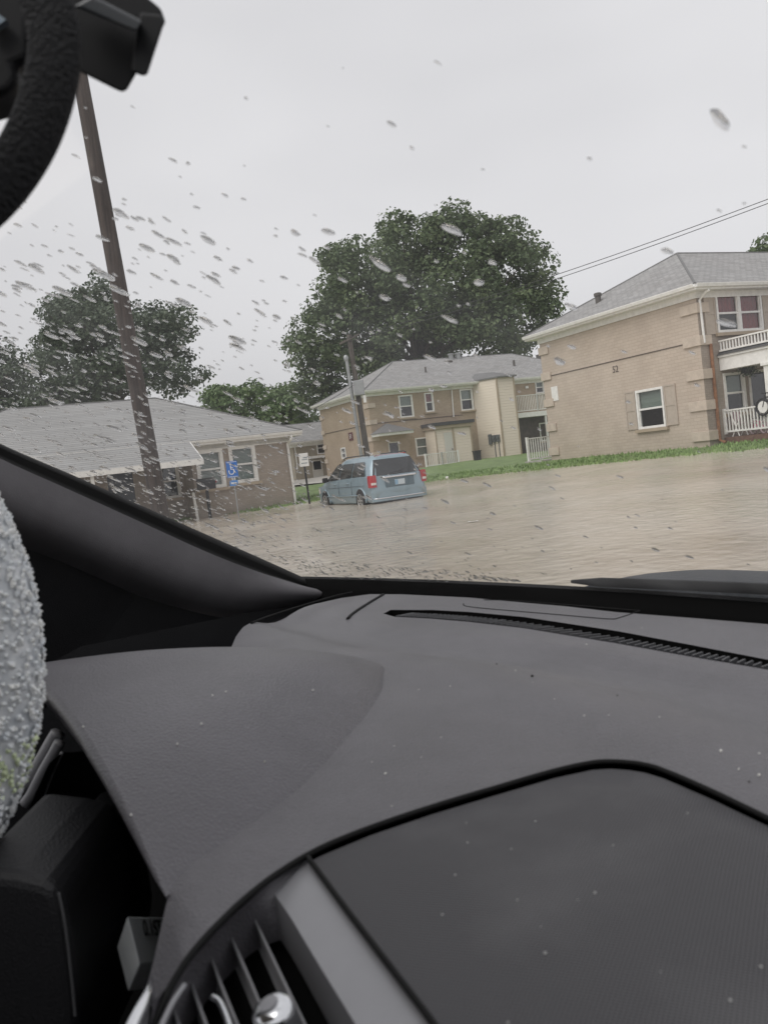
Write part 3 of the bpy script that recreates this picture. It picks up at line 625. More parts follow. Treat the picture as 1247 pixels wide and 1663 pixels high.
def tree(outline, Y, depth, lobes, per, lr, ls, mt, label, trunk_px, seed, tw=.45, name='tree', gap=.0):
    rnd = random.Random(seed)
    xs = [q[0] for q in outline]; ys = [q[1] for q in outline]; cx, cy = (min(xs)+max(xs))/2, (min(ys)+max(ys))/2
    hw, hh = (max(xs)-min(xs))/2, (max(ys)-min(ys))/2
    outline = [(cx+(x-cx)*.965, cy+(y-cy)*.965) for x, y in outline]
    base = at(trunk_px, 700, Y); gz = lot_z(base); base.z = gz
    root = empty(name, base, 0, label, 'tree')
    cs = []
    while len(cs) < lobes:
        x, y = rnd.uniform(min(xs), max(xs)), rnd.uniform(min(ys), max(ys))
        if not inside(outline, x, y): continue
        e = min(1, math.hypot((x-cx)/hw, (y-cy)/hh)); dz = depth*math.sqrt(max(.05, 1-e*e))
        r = lr*rnd.uniform(.55, 1.15)
        cs.append((at(x, y, Y+rnd.uniform(-1, 1)*dz)-base, r))
    mb = MB()
    for c, r in cs:
        sq = rnd.uniform(.5, .8)
        for _ in range(int(per*(r/lr)**2)):
            d = Vector((rnd.gauss(0, 1), rnd.gauss(0, 1), rnd.gauss(0, 1))).normalized()
            q = c + Vector((d.x*r, d.y*r, d.z*r*sq))*rnd.uniform(.55, 1.08)
            nrm = (d*.7+Vector((rnd.gauss(0, .6), rnd.gauss(0, .6), rnd.gauss(.5, .6)))).normalized()
            u = nrm.orthogonal().normalized(); v = nrm.cross(u); a = rnd.uniform(0, math.tau); u, v = u*math.cos(a)+v*math.sin(a), v*math.cos(a)-u*math.sin(a)
            s = ls*rnd.uniform(.6, 1.3); b = nrm*s*.25
            mb.quad(q-u*s, q-v*s*.5-u*s*.1+b, q+u*s*.55+b*.3, q+v*s*.55-u*s*.1+b)
    mb.build('crown', mt, root, recalc=False)
    tb = MB(); top = max(c.z for c, r in cs); lo = min(c.z for c, r in cs); fork = max(lo*.8, 1.5)
    pts = [Vector((0, 0, -.3)), Vector((.1, 0, fork*.5)), Vector((0, .1, fork)), Vector((.2, 0, fork+(top-fork)*.5)), Vector((0, .2, top*.93))]
    tb.tube(pts, [tw*1.25, tw, tw*.85, tw*.45, .05], 9)
    for c, r in rnd.sample(cs, min(len(cs), 34)):
        k = rnd.uniform(.15, .6); s = pts[2].lerp(pts[3], k) if c.z > fork else pts[2]
        m_ = s.lerp(c, .5)+Vector((rnd.uniform(-.4, .4), rnd.uniform(-.4, .4), rnd.uniform(.1, .8)))
        tb.tube([s, m_, c], [tw*.3, tw*.17, .03], 6)
    tb.build('trunk', M_BARK, root, smooth=60)
    return root
tree([(455, 535), (475, 525), (505, 505), (508, 470), (525, 430), (535, 395), (565, 385), (600, 362), (640, 348), (690, 350), (735, 338), (790, 352), (830, 355), (870, 385), (900, 410), (897, 450), (915, 490), (900, 530), (865, 560), (870, 600), (800, 605), (700, 610), (600, 640), (540, 690), (505, 670), (480, 615), (460, 570)],
     84, 8, 430, 200, 1.75, .27, LEAF, 'huge round-crowned dark green tree rising behind the back house', 690, 11, .7)
tree([(42, 665), (40, 610), (55, 570), (70, 545), (75, 505), (105, 480), (130, 455), (150, 438), (172, 448), (190, 490), (215, 500), (235, 480), (260, 500), (300, 505), (308, 540), (300, 565), (325, 590), (330, 625), (300, 650), (270, 640), (230, 640), (195, 665), (120, 668)],
     60, 4.5, 260, 150, 1.1, .18, LEAF2, 'dark ragged tree behind the low house roof, crossed by the tilted pole', 190, 12, .4)
tree([(-70, 575), (-30, 555), (5, 560), (30, 580), (45, 610), (50, 668), (-70, 680)], 63, 4, 80, 150, 1.2, .2, LEAF2, 'dark tree cut by the left edge of the picture, beside the ragged tree', 0, 13, .3)
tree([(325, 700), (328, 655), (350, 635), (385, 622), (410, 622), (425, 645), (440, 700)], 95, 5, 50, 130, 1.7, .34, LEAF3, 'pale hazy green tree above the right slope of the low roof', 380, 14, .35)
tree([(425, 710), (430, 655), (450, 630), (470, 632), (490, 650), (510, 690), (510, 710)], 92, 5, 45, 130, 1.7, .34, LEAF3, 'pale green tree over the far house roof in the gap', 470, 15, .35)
tree([(1215, 415), (1222, 398), (1245, 392), (1290, 385), (1320, 420), (1320, 460), (1215, 460)], 62, 3, 40, 130, 1.2, .24, LEAF, 'small green treetop peeking over the right house ridge', 1265, 16, .3)

# ---------------------------------------------------------------- poles and wires
M_POLE = mat('creosoted_wood', (.035, .024, .020, 1), .75, var=.45, vscale=5, stretch=(3, 3, .15), bump=1, bscale=30, col2=(.075, .056, .048, 1))
b0, b1 = at(262, 840, 15), at(128, 110, 15); dv = b1-b0
gz = lot_z(b0); foot = b0-dv*((b0.z-gz+.3)/dv.z)
root = empty('utility_pole', Vector((foot.x, foot.y, gz)), 0, 'tall dark wooden utility pole leaning left, close behind the windshield pillar', 'utility pole')
o_ = Vector((foot.x, foot.y, gz)); top = b1+dv*.45
MB().tube([foot-o_, foot.lerp(top, .35)-o_, foot.lerp(top, .7)-o_, top-o_], [.15, .14, .125, .11], 14).build('shaft', M_POLE, root, smooth=50)
mb = MB(); c = foot.lerp(top, .93)-o_; mb.box(c.x-1.1, c.x+1.1, c.y-.2, c.y-.1, c.z-.06, c.z+.06)
ca = mb.build('crossarm', M_POLE, root)
for k in (-1, -.4, .4, 1): MB().lathe([(0, .03), (.06, .05), (.1, .03), (.16, .045), (.2, .02)], Vector((c.x+k, c.y-.15, c.z+.06)), (0, 0, 1), 10).build('insulator', M_GALV, ca, smooth=50)
P0, P1 = at(592, 750, 42), at(559, 556, 42); gz = lot_z(P0)
root = empty('utility_pole', Vector((P0.x, P0.y, gz)), 0, 'weathered utility pole with grey transformer box and side conduit, beyond the minivan', 'utility pole')
o_ = Vector((P0.x, P0.y, gz)); dv = P1-P0; ft = P0-dv*((P0.z-gz+.3)/dv.z); tp = P0+dv*1.06
q0, q1 = at(596, 750, 42), at(571, 575, 42)
M_POLE2 = mat('weathered_wood', (.075, .06, .05, 1), .8, var=.5, vscale=5, stretch=(3, 3, .2), col2=(.16, .14, .12, 1))
MB().tube([ft-o_+Vector((.15, .1, 0)), tp-o_+Vector((.28, .1, 0))], [.16, .115], 12).build('shaft', M_POLE2, root, smooth=50)
MB().tube([ft-o_+Vector((-.12, -.1, 0)), at(563, 585, 42)-o_+Vector((0, -.1, 0))], .085, 8).build('conduit', M_GALV, root, smooth=50)
k = at(584, 630, 41.8)-o_; MB().box(k.x-.28, k.x+.22, k.y-.2, k.y+.2, k.z-.36, k.z+.36).build('equipment_box', M_GALV, root, bevel=.03)
mb = MB(); hd = at(562, 582, 41.9)-o_; mb.lathe([(-.12, .1), (.05, .14), (.16, .06)], hd, (0, 0, 1), 10); mb.build('weather_head', M_GALV, root, smooth=50)
k = at(592, 648, 41.8)-o_; MB().box(k.x-.06, k.x+.08, k.y-.15, k.y, k.z-.18, k.z+.18).build('bracket', M_WHITE, root)
mb = MB(); k = tp-o_+Vector((.28, 0, -.45)); mb.obox(k+Vector((-.5, -.06, 0)), (1.0, 0, .35), (0, .1, 0), (0, 0, .1)); mb.build('crossarm', M_POLE2, root)
def wire(name, a, b, sag, r, label, group=None):
    pts = [a.lerp(b, i/24)-Vector((0, 0, sag*4*(i/24)*(1-i/24))) for i in range(25)]
    o = MB().tube([p-a for p in pts], r, 5).build(name, M_BLACK, None, True, a); return tag(o, label, 'cable', group)
wire('power_line', at(565, 549, 42), at(1300, 303, 30), .25, .014, 'upper of two cables rising from the far pole to the upper right')
wire('power_line', at(567, 555, 42), at(1300, 310, 30), .25, .014, 'lower of two cables rising from the far pole to the upper right')
wire('power_line', at(560, 575, 42), at(330, 668, 60), .3, .014, 'upper cable sloping down left from the far pole over the low roof')
wire('power_line', at(562, 586, 42), at(330, 676, 60), .5, .014, 'lower cable sloping down left from the far pole over the low roof')
wire('service_drop', at(575, 625, 41.8), at(455, 690, 36.5), .1, .014, 'thin service cable dropping from the far pole to the low roof corner')

# ---------------------------------------------------------------- signs and mailbox
def post_base(px, py): return on_lot(px, py, .05)
M_BLUE = mat('sign_blue', (.015, .14, .50, 1), .4)
B0 = on_lot(388, 838, .04); dpt = B0.y
root = empty('accessible_parking_sign', B0, R(8), 'blue accessible parking sign with white wheelchair symbol on a thin grey post', 'sign')
zc = at(379, 762, dpt).z-B0.z
MB().tube([(0, .02, -.2), (-.02, .02, zc+.3)], .025, 8).build('post', M_GALV, root)
bw, bhh = .20, .30
mb = MB(); mb.box(-bw-.02, bw-.02, -.015, -.005, zc-bhh, zc+bhh); bd = mb.build('sign_panel', M_BLUE, root, bevel=.004)
mb = MB(); mb.box(-bw+.005, bw-.045, -.018, -.0155, zc-bhh+.025, zc-bhh+.04); mb.box(-bw+.005, bw-.045, -.018, -.0155, zc+bhh-.04, zc+bhh-.025)
mb.tube([(-.05+.09*math.cos(a), -.02, zc-.08+.1*math.sin(a)) for a in [R(150+i*15) for i in range(17)]], .016, 6); mb.disc((-.06, -.02, zc+.19), (0, 1, 0), .035, 14, .006)
mb.tube([(-.06, -.02, zc+.14), (-.055, -.02, zc+.0), (.03, -.02, zc-.0), (.07, -.02, zc-.12), (.1, -.02, zc-.11)], .02, 6); mb.tube([(-.055, -.02, zc+.07), (.02, -.02, zc+.06)], .014, 6)
mb.build('wheelchair_symbol', M_WHITE, bd)
zl = at(380, 784, dpt).z-B0.z
mb = MB(); mb.box(-.17, .13, -.015, -.005, zl-.11, zl+.09); b2 = mb.build('lower_panel', mat('sign_light_blue', (.06, .22, .55, 1), .45), root); MB().box(-.12, .08, -.019, -.0155, zl-.03, zl+.01).build('panel_mark', M_WHITE, b2)
B0 = on_lot(503, 817, .03); dpt = B0.y
root = empty('parking_sign', B0, R(10), 'white rectangular sign, printing faded, on a black post left of the minivan', 'sign')
zc = at(497, 746, dpt).z-B0.z
MB().tube([(0, 0, -.2), (-.03, 0, zc+.2)], .04, 8).build('post', M_BLACK, root)
mb = MB(); mb.box(-.20, .16, -.06, -.045, zc-.27, zc+.25); bd = mb.build('sign_panel', M_WHITE, root, bevel=.004)
mb = MB(); mb.box(-.05, .12, -.063, -.0605, zc+.05, zc+.1); mb.box(-.1, .12, -.063, -.0605, zc-.02, zc+.02); mb.box(-.14, .1, -.063, -.0605, zc-.16, zc-.12); mb.build('faded_print', mat('faded_grey', (.30, .33, .34, 1), .6), bd)
B0 = on_plane(341, 833, lh.o-AY*.7, AY); B0.z = lot_z(B0)+.03; dpt = B0.y
root = empty('mailbox', B0, R(105), 'black rounded mailbox with red flag on a dark post below the left window', 'mailbox')
kz = at(330, 787, dpt).z-B0.z
MB().box(-.06, .06, -.06, .06, -.2, kz-.24).build('post', M_BLACK, root)
mb = MB(); prof = [(-.22, -.2)]+[(-.22*math.cos(R(a)), .0+.24*math.sin(R(a))) for a in range(0, 181, 15)]+[(.22, -.2)]
mb.loft([[Vector((x-.05, y, kz+z)) for x, z in ((u*1, v) for u, v in prof)] for y in (-.35, .35)], closed=True, cap=True)
bx_ = mb.build('box', M_BLACK, root, smooth=40); MB().box(-.42, -.05, -.38, -.36, kz+.02, kz+.09).build('flag', mat('flag_red', (.5, .02, .02, 1), .5), bx_)
MB().disc((.1, -.37, kz), (0, 1, 0), .07, 14, .04).build('door_knob', M_GALV, bx_)
B0 = on_plane(321, 836, lh.o-AY*.6, AY); B0.z = lot_z(B0)+.03; dpt = B0.y
root = empty('bollard', B0, 0, 'short white post standing beside the black mailbox', 'post'); kz = at(314, 802, dpt).z-B0.z
MB().tube([(0, 0, -.2), (-.05, 0, kz)], .055, 10).build('shaft', M_WHITE, root); MB().lathe([(0, .06), (.03, .06), (.07, .02)], (-.05, 0, kz), (0, 0, 1), 10).build('cap', M_WHITE, root)
# air conditioner / bin at the lobby corner of the back house
P = at(776, 752, 58.5); root = empty('utility_bin', P, LOT, 'small black bin on the grass between the two siding bays', 'bin'); root.location.z = lawn_z(P)
MB().loft([[Vector((sx*.22*k, sy*.22*k, z)) for sx, sy in ((-1, -1), (1, -1), (1, 1), (-1, 1))] for z, k in ((-.02, .85), (.6, 1))], closed=True, cap=True).build('body', M_BLACK, root, bevel=.03); MB().box(-.25, .25, -.25, .25, .602, .66).build('lid', M_BLACK, root, bevel=.03)
# litter
P = on_lot(768, 848, .004); mb = MB(); mb.loft([[P+Vector((x*.1, y*.08, .02+.04*mnoise.noise(Vector((x*3, y*3, 1)))))-P for x in (-1, -.3, .4, 1)] for y in (-1, 0, 1)]); tag(mb.build('paper_scrap', M_WHITE, None, loc=P), 'crumpled white paper scrap floating on the muddy water', 'litter')
P = on_lot(724, 778, .05); tag(MB().lathe([(0, .02), (.01, .05), (.1, .055), (.11, .02)], (0, 0, 0), (1, .3, .1), 8).build('drink_cup', M_WHITE, None, loc=P+Vector((0, 0, .05))), 'tiny white cup lying at the lawn edge beside the minivan', 'litter')

# porch bikes and hanging basket at the right house
def bike(loc, rz, label, frame_m, tyre_m, r, wb, disc=None, tilt=0):
    root = empty('bicycle', loc, rz, label, 'bicycle'); root.rotation_euler = (tilt, 0, rz)
    for x in (-wb/2, wb/2):
        t = MB().tube([(x+r*math.cos(a), 0, r+r*math.sin(a)) for a in [math.tau*i/24 for i in range(24)]], .03, 8, closed=True).build('wheel', tyre_m, root, True)
        if disc: MB().disc((x, 0, r), (0, 1, 0), r*.72, 20, .015).build('wheel_cover', disc, t)
        else:
            s = MB()
            for i in range(9): s.tube([(x, 0, r), (x+r*math.cos(math.tau*i/9), 0, r+r*math.sin(math.tau*i/9))], .004, 4)
            s.build('spokes', M_GALV, t)
    H = r*2.1; mb = MB()
    for a, b in (((-wb/2, 0, r), (-.05*wb, 0, r*.95)), ((-.05*wb, 0, r*.95), (-.18*wb, 0, H)), ((-.18*wb, 0, H), (.33*wb, 0, H*1.02)), ((.33*wb, 0, H*.95), (-.05*wb, 0, r*.95)), ((-wb/2, 0, r), (-.18*wb, 0, H)), ((wb/2, 0, r), (.31*wb, 0, H*1.25))): mb.tube([a, b], .022, 7)
    mb.build('frame', frame_m, root); hb = MB().tube([(.26*wb, -.25, H*1.3), (.31*wb, -.1, H*1.27), (.31*wb, .1, H*1.27), (.26*wb, .25, H*1.3)], .018, 7).build('handlebar', M_BLACK, root)
    MB().loft([[Vector((-.28*wb+.2*wb*i, sx*(.08-.05*i), H*1.12+dz)) for sx, dz in ((-1, 0), (1, 0), (.8, .05), (-.8, .05))] for i in (0, 1)], closed=True, cap=True).build('saddle', M_BLACK, root, bevel=.01)
    return root
def rhw(x, y, z): return Vector((P_RH.x, P_RH.y, 0))+BX*x+AY*y+Vector((0, 0, z))
M_PINK = mat('pink_paint', (.55, .16, .24, 1), .4)
bike(rhw(1.55, -.75, .97), LOT+R(75), "child's pink bicycle standing on the porch behind white balusters", M_PINK, mat('pale_tyre', (.5, .4, .42, 1), .6), .2, .62)
P = on_plane(1238, 661, rhw(.68, 0, 0), BX); bike(P-Vector((0, 0, .27))-AY*.42, LOT+R(90), 'black bicycle with white wheel discs hung over the porch railing', M_BLACK, M_BLACK, .27, .84, M_WHITE)
P = on_plane(1213, 601, rhw(1.6, -.6, 0), AY); root = empty('hanging_basket', P, 0, 'dark hanging plant basket under the porch ceiling', 'plant')
MB().lathe([(-.12, .08), (-.1, .14), (.04, .18), (.05, .16)], (0, 0, 0), (0, 0, 1), 14).build('pot', M_BLACK, root)
mb = MB(); rnd = random.Random(4)
for _ in range(420):
    d = Vector((rnd.gauss(0, .14), rnd.gauss(0, .14), rnd.gauss(.03, .11))); u = Vector((rnd.uniform(-1, 1), rnd.uniform(-1, 1), rnd.uniform(-1, 1))).normalized()*.05; v = u.orthogonal()*.6; mb.quad(d-u, d-v, d+u, d+v)
mb.build('foliage', LEAF2, root, recalc=False); MB().tube([(.12, 0, .04), (0, 0, .32), (-.12, 0, .04)], .006, 4).tube([(0, 0, .32), (0, 0, .46)], .006, 4).build('hanger', M_BLACK, root)
P = on_plane(1195, 658, rhw(1.5, -.4, 0), AY); root = empty('porch_chair', P, LOT, 'light folded porch chair leaning under the porch window', 'chair'); root.location.z = .97
mb = MB()
for s in (-.2, .2): mb.tube([(s, -.2, 0), (s, .12, .85)], .018, 6); mb.tube([(s, .1, 0), (s, -.18, .45)], .018, 6)
mb.build('frame', M_WHITE, root); MB().box(-.19, .19, -.2, .12, .42, .45).build('seat', mat('chair_cloth', (.5, .35, .38, 1), .8), root); MB().box(-.19, .19, .06, .1, .5, .84).build('backrest', mat('chair_cloth', (.5, .35, .38, 1), .8), root)
# ---------------------------------------------------------------- blue minivan
VP = on_lot(606, 820); VZ = lot_z(VP)
van = empty('parked_minivan', Vector((VP.x, VP.y, VZ-.2)), LOT, 'light blue minivan standing in the flood water, seen from its rear left', 'minivan')
M_BLUEPAINT = mat('pale_blue_paint', (.26, .35, .40, 1), .3, metal=.25, spec=.5, coat=.6, var=.06, vscale=2)
M_TINT = mat('tinted_glass', (.018, .021, .022, 1), .06, spec=.7)
M_TYRE = mat('tyre_rubber', (.02, .02, .02, 1), .85)
M_ALLOY = mat('alloy', (.55, .55, .54, 1), .35, metal=.7)
M_CHROME = mat('chrome', (.75, .76, .78, 1), .15, metal=1)
M_REDLENS = mat('red_lens', (.42, .02, .025, 1), .2, coat=.5)
M_LENS = mat('clear_lens', (.7, .66, .62, 1), .2)
van.scale = (1.03, 1.03, 1.03)
VW, VL = 1.98, 4.95; VC = VW/2
def vring(z, ya, yb, hw, rr=.16, n=6, zfun=None, bow=.05):
    pts = []
    for cx, cy, a0 in ((1, 0, -90), (1, 1, 0), (-1, 1, 90), (-1, 0, 180)):
        for i in range(n+1):
            a = R(a0+90*i/n); px = VC+cx*(hw-rr)+rr*math.cos(a); py = (yb-rr if cy else ya+rr)+rr*math.sin(a)
            pts.append((px, py))
    out = []
    for i, (px, py) in enumerate(pts): out.append((px, py))
    # densify along the straight runs so the sides can bow
    res = []
    for i in range(len(out)):
        a, b = out[i], out[(i+1) % len(out)]; L = math.hypot(b[0]-a[0], b[1]-a[1]); k = 8 if i % (n+1) == n else 1
        for j in range(k): res.append((a[0]+(b[0]-a[0])*j/k, a[1]+(b[1]-a[1])*j/k))
    fin = []
    for px, py in res:
        t = (py-ya)/(yb-ya); u = (px-VC)/hw
        pz = zfun(py) if zfun else z
        q = py - bow*(1-u*u) if t < .05 else (py + bow*2*(1-u*u) if t > .95 else py)
        f = 1-.10*smooth(.75, 1, t)*(abs(u)) - .03*smooth(.25, 0, t)
        fin.append(Vector((VC+(px-VC)*f, q, pz)))
    return fin
belt = lambda y: 1.06-.05*smooth(1, 3.9, y)-.20*smooth(3.8, 4.9, y)
mb = MB()
mb.loft([vring(.24, .10, VL-.12, .90), vring(.34, .01, VL-.03, .96), vring(.62, -.02, VL, .985), vring(.85, .02, VL-.05, .98), vring(0, .05, VL-.18, .955, zfun=belt), vring(0, .15, VL-.35, .86, zfun=lambda y: belt(y)+.015)], closed=True, cap=True)
mb.build('body', M_BLUEPAINT, van, smooth=50)
G0 = lambda: vring(0, .08, 3.98, .945, .2, zfun=lambda y: belt(y)-.01)
G1 = lambda: vring(1.62, .36, 2.95, .74, .25)
mb = MB(); g0, g1 = G0(), G1()
gm = [a.lerp(b, .5)+Vector(((1 if a.x > VC else -1)*.02, 0, 0)) for a, b in zip(g0, g1)]
mb.loft([g0, gm, g1, vring(1.70, .44, 2.8, .66, .28), vring(1.735, .7, 2.4, .4, .2)], closed=True, cap=True)
mb.build('cabin', M_BLUEPAINT, van, smooth=50)
# glass panels set just proud of the cabin skin
def skin(side, u, t):
    """side 'l': u = distance along y at the belt;  side 'b': u across the tailgate -1..1;  t = 0 belt .. 1 roof edge"""
    if side == 'l':
        y = u; x = VC-.945+(.945-.74)*t-.02*math.sin(math.pi*t)-.014; return Vector((x, y, belt(u)+(1.62-belt(u))*t))
    hw = (.945-.205*t); x = VC+u*hw*.97; y = .08+.28*t-.05*(1-u*u)-.016+(.06*abs(u)**6); return Vector((x, y, 1.05+.57*t))
def patch(side, quad, nu=6, nv=5):
    (u0, v0), (u1, v1), (u2, v2), (u3, v3) = quad; rows = []
    for j in range(nv+1):
        t = j/nv; r = []
        for i in range(nu+1):
            s = i/nu; a = ((u0+(u1-u0)*s), (v0+(v1-v0)*s)); b = ((u3+(u2-u3)*s), (v3+(v2-v3)*s)); r.append(skin(side, a[0]+(b[0]-a[0])*t, a[1]+(b[1]-a[1])*t))
        rows.append(r)
    return MB().loft(rows)
patch('b', [(-.94, .02), (.94, .02), (.90, .93), (-.90, .93)], 12).build('rear_window', M_TINT, van, True)
for q in ([(.50, .08), (1.52, .06), (1.50, .88), (.72, .88)], [(1.60, .06), (2.62, .05), (2.48, .88), (1.58, .88)], [(2.70, .05), (3.72, .04), (2.98, .88), (2.56, .88)]):
    patch('l', q).build('side_window', M_TINT, van, True)
for q in ([(.50, .08), (1.52, .06), (1.50, .88), (.72, .88)], [(1.60, .06), (2.62, .05), (2.48, .88), (1.58, .88)], [(2.70, .05), (3.72, .04), (2.98, .88), (2.56, .88)]):
    mb = patch('l', q); mb.v = [(VW-x, y, z) for x, y, z in mb.v]; mb.build('side_window', M_TINT, van, True)
mb = MB(); mb.loft([[Vector((VC+sx*(.87-.2*t), 3.96-.98*t+.1*(1-sx*sx)+.02, 1.03+.58*t)) for sx in (-1, -.5, 0, .5, 1)] for t in (.03, .95)]); mb.build('windscreen', M_TINT, van, True)
# door seams and body line
sm = MB()
for y in (1.55, 2.66, 3.75): sm.tube([(VC-.99, y, .42), (VC-1.0, y, .62), (VC-.995, y, .85), (VC-.962, y, 1.0)], .006, 4)
sm.tube([(VC-.995, .5, .80), (VC-.997, 3.6, .78)], .006, 4)
sm.build('door_seam', mat('seam_dark', (.05, .07, .08, 1), .6), van)
MB().tube([(VC-.985, .9, .50), (VC-1.004, 1.2, .50), (VC-1.004, 3.6, .50), (VC-.99, 3.95, .50)], .022, 6).build('side_moulding', M_BLUEPAINT, van, True)
for y in (1.75, 2.85): MB().tube([(VC-.985, y, .90), (VC-1.02, y+.05, .905), (VC-1.02, y+.19, .905), (VC-.985, y+.24, .90)], .016, 6).build('door_handle', M_BLUEPAINT, van, True)
for s in (-1, 1):
    tl = [(.962, .10), (.80, -.005), (.78, -.03), (.99, .06)]
    mb = MB(); rows = []
    for z, k in ((.72, 0), (.80, .012), (1.0, .012), (1.10, 0)):
        rows.append([Vector((VC+s*x, y-(k if i in (1, 2) else 0), z)) for i, (x, y) in enumerate(((.90, .18), (.992+k, .20), (.995+k, .05), (.94, -.015), (.80, -.03), (.80, .1)))])
    mb.loft(rows, closed=True, cap=True); t = mb.build('tail_light', M_REDLENS, van, smooth=35)
    mb = MB(); mb.loft([[Vector((VC+s*x, y, z)) for x, y in ((.995, .06), (.95, -.032), (.82, -.045), (.82, -.02), (.94, .03))] for z in (.80, .87)], closed=True, cap=True); mb.build('reverse_lens', M_LENS, t)
    mb = MB(); mb.loft([[Vector((VC+s*x, y, z)) for x, y in ((.78, VL-.32), (.95, VL-.45), (.93, VL-.28), (.6, VL-.06), (.5, VL-.08))] for z in (.62, .8)], closed=True, cap=True); mb.build('headlight', M_LENS, van)
    rr = MB().tube([(VC+s*.66, .6, 1.72), (VC+s*.66, .75, 1.765), (VC+s*.66, 2.5, 1.765), (VC+s*.66, 2.7, 1.71)], .02, 6).build('roof_rail', M_BLACK, van, True)
    mi = MB(); mi.loft([[Vector((VC+s*(x+.97), 3.52+y*k, 1.07+z*k)) for x, y, z in ((0, -.05, -.06), (.22, -.09, -.07), (.24, -.08, .1), (.05, -.03, .1))] for k in (1,)]+[[Vector((VC+s*(x+.97), 3.64+y*.4, 1.07+z*.8)) for x, y, z in ((0, -.05, -.06), (.2, -.02, -.07), (.2, 0, .09), (.05, 0, .09))]], closed=True, cap=True)
    mi.build('side_mirror', M_BLACK, van, bevel=.015)
us_ = [i/8 for i in range(-8, 9)]
mb = MB(); mb.loft([[Vector((VC+u*.97, -.055+.13*abs(u)**5, z)) for u in us_] for z in (.27, .40, .56)]+[[Vector((VC+u*.965, .13*abs(u)**5, .60)) for u in us_]]); mb.build('rear_bumper', M_BLUEPAINT, van, smooth=50)
MB().tube([(VC+u*.92, -.065+.13*abs(u)**5, .36) for u in [i/8 for i in range(-8, 9)]], .022, 6).build('bumper_strip', M_CHROME, van, True)
MB().tube([(VC+u*.60, -.075, 1.00-.0*u*u) for u in [i/6 for i in range(-6, 7)]], .035, 8).build('tailgate_trim', M_CHROME, van, True)
MB().box(VC-.50, VC+.50, -.07, -.045, .68, .97).build('plate_recess', mat('recess_blue', (.10, .15, .18, 1), .5), van, bevel=.02)
lp = MB().box(VC-.19, VC+.16, -.085, -.071, .73, .90).build('licence_plate', mat('plate_white', (.55, .62, .66, 1), .4), van, bevel=.006)
MB().box(VC-.19, VC-.08, -.089, -.0855, .74, .89).build('plate_tint', mat('plate_blue', (.25, .42, .58, 1), .4), lp)
MB().tube([(VC-.3, -.02, 1.12), (VC, -.03, 1.14), (VC+.25, -.0, 1.20)], .012, 5).build('rear_wiper', M_BLACK, van)
MB().tube([(VC+u*.55, .45, 1.70) for u in (-1, 0, 1)], .018, 6).build('brake_light', M_REDLENS, van)
for y in (.92, 3.98):
    for s in (-1, 1):
        a = MB().tube([(VC+s*.965, y+.385*math.cos(R(t)), .34+.385*math.sin(R(t))) for t in range(-12, 193, 12)], .035, 6).build('wheel_arch', M_BLUEPAINT, van, True)
        MB().disc((VC+s*.955, y, .36), (1, 0, 0), .37, 24, .075).build('wheel_well', M_BLACK, a)
        wh = empty('wheel', (VC+s*.90, y, .335)); wh.parent = van
        pr = [(-.11, .2), (-.115, .30), (-.08, .335), (.08, .335), (.115, .30), (.11, .2)]
        MB().lathe(pr, (0, 0, 0), (1, 0, 0), 26).build('tyre', M_TYRE, wh, smooth=40)
        mb = MB(); mb.lathe([(0, .215), (s*.118, .215), (s*.122, .19), (s*.10, .18)], (0, 0, 0), (1, 0, 0), 26); mb.lathe([(s*.09, .05), (s*.125, .045), (s*.128, .02)], (0, 0, 0), (1, 0, 0), 12)
        for k in range(6):
            a_ = math.tau*k/6; d = Vector((0, math.cos(a_), math.sin(a_))); t_ = Vector((0, -math.sin(a_), math.cos(a_))); mb.obox(d*.03-t_*.028+Vector((s*.10, 0, 0)), d*.17, t_*.056, Vector((s*.018, 0, 0)))
        mb.build('rim', M_ALLOY, wh, smooth=40)

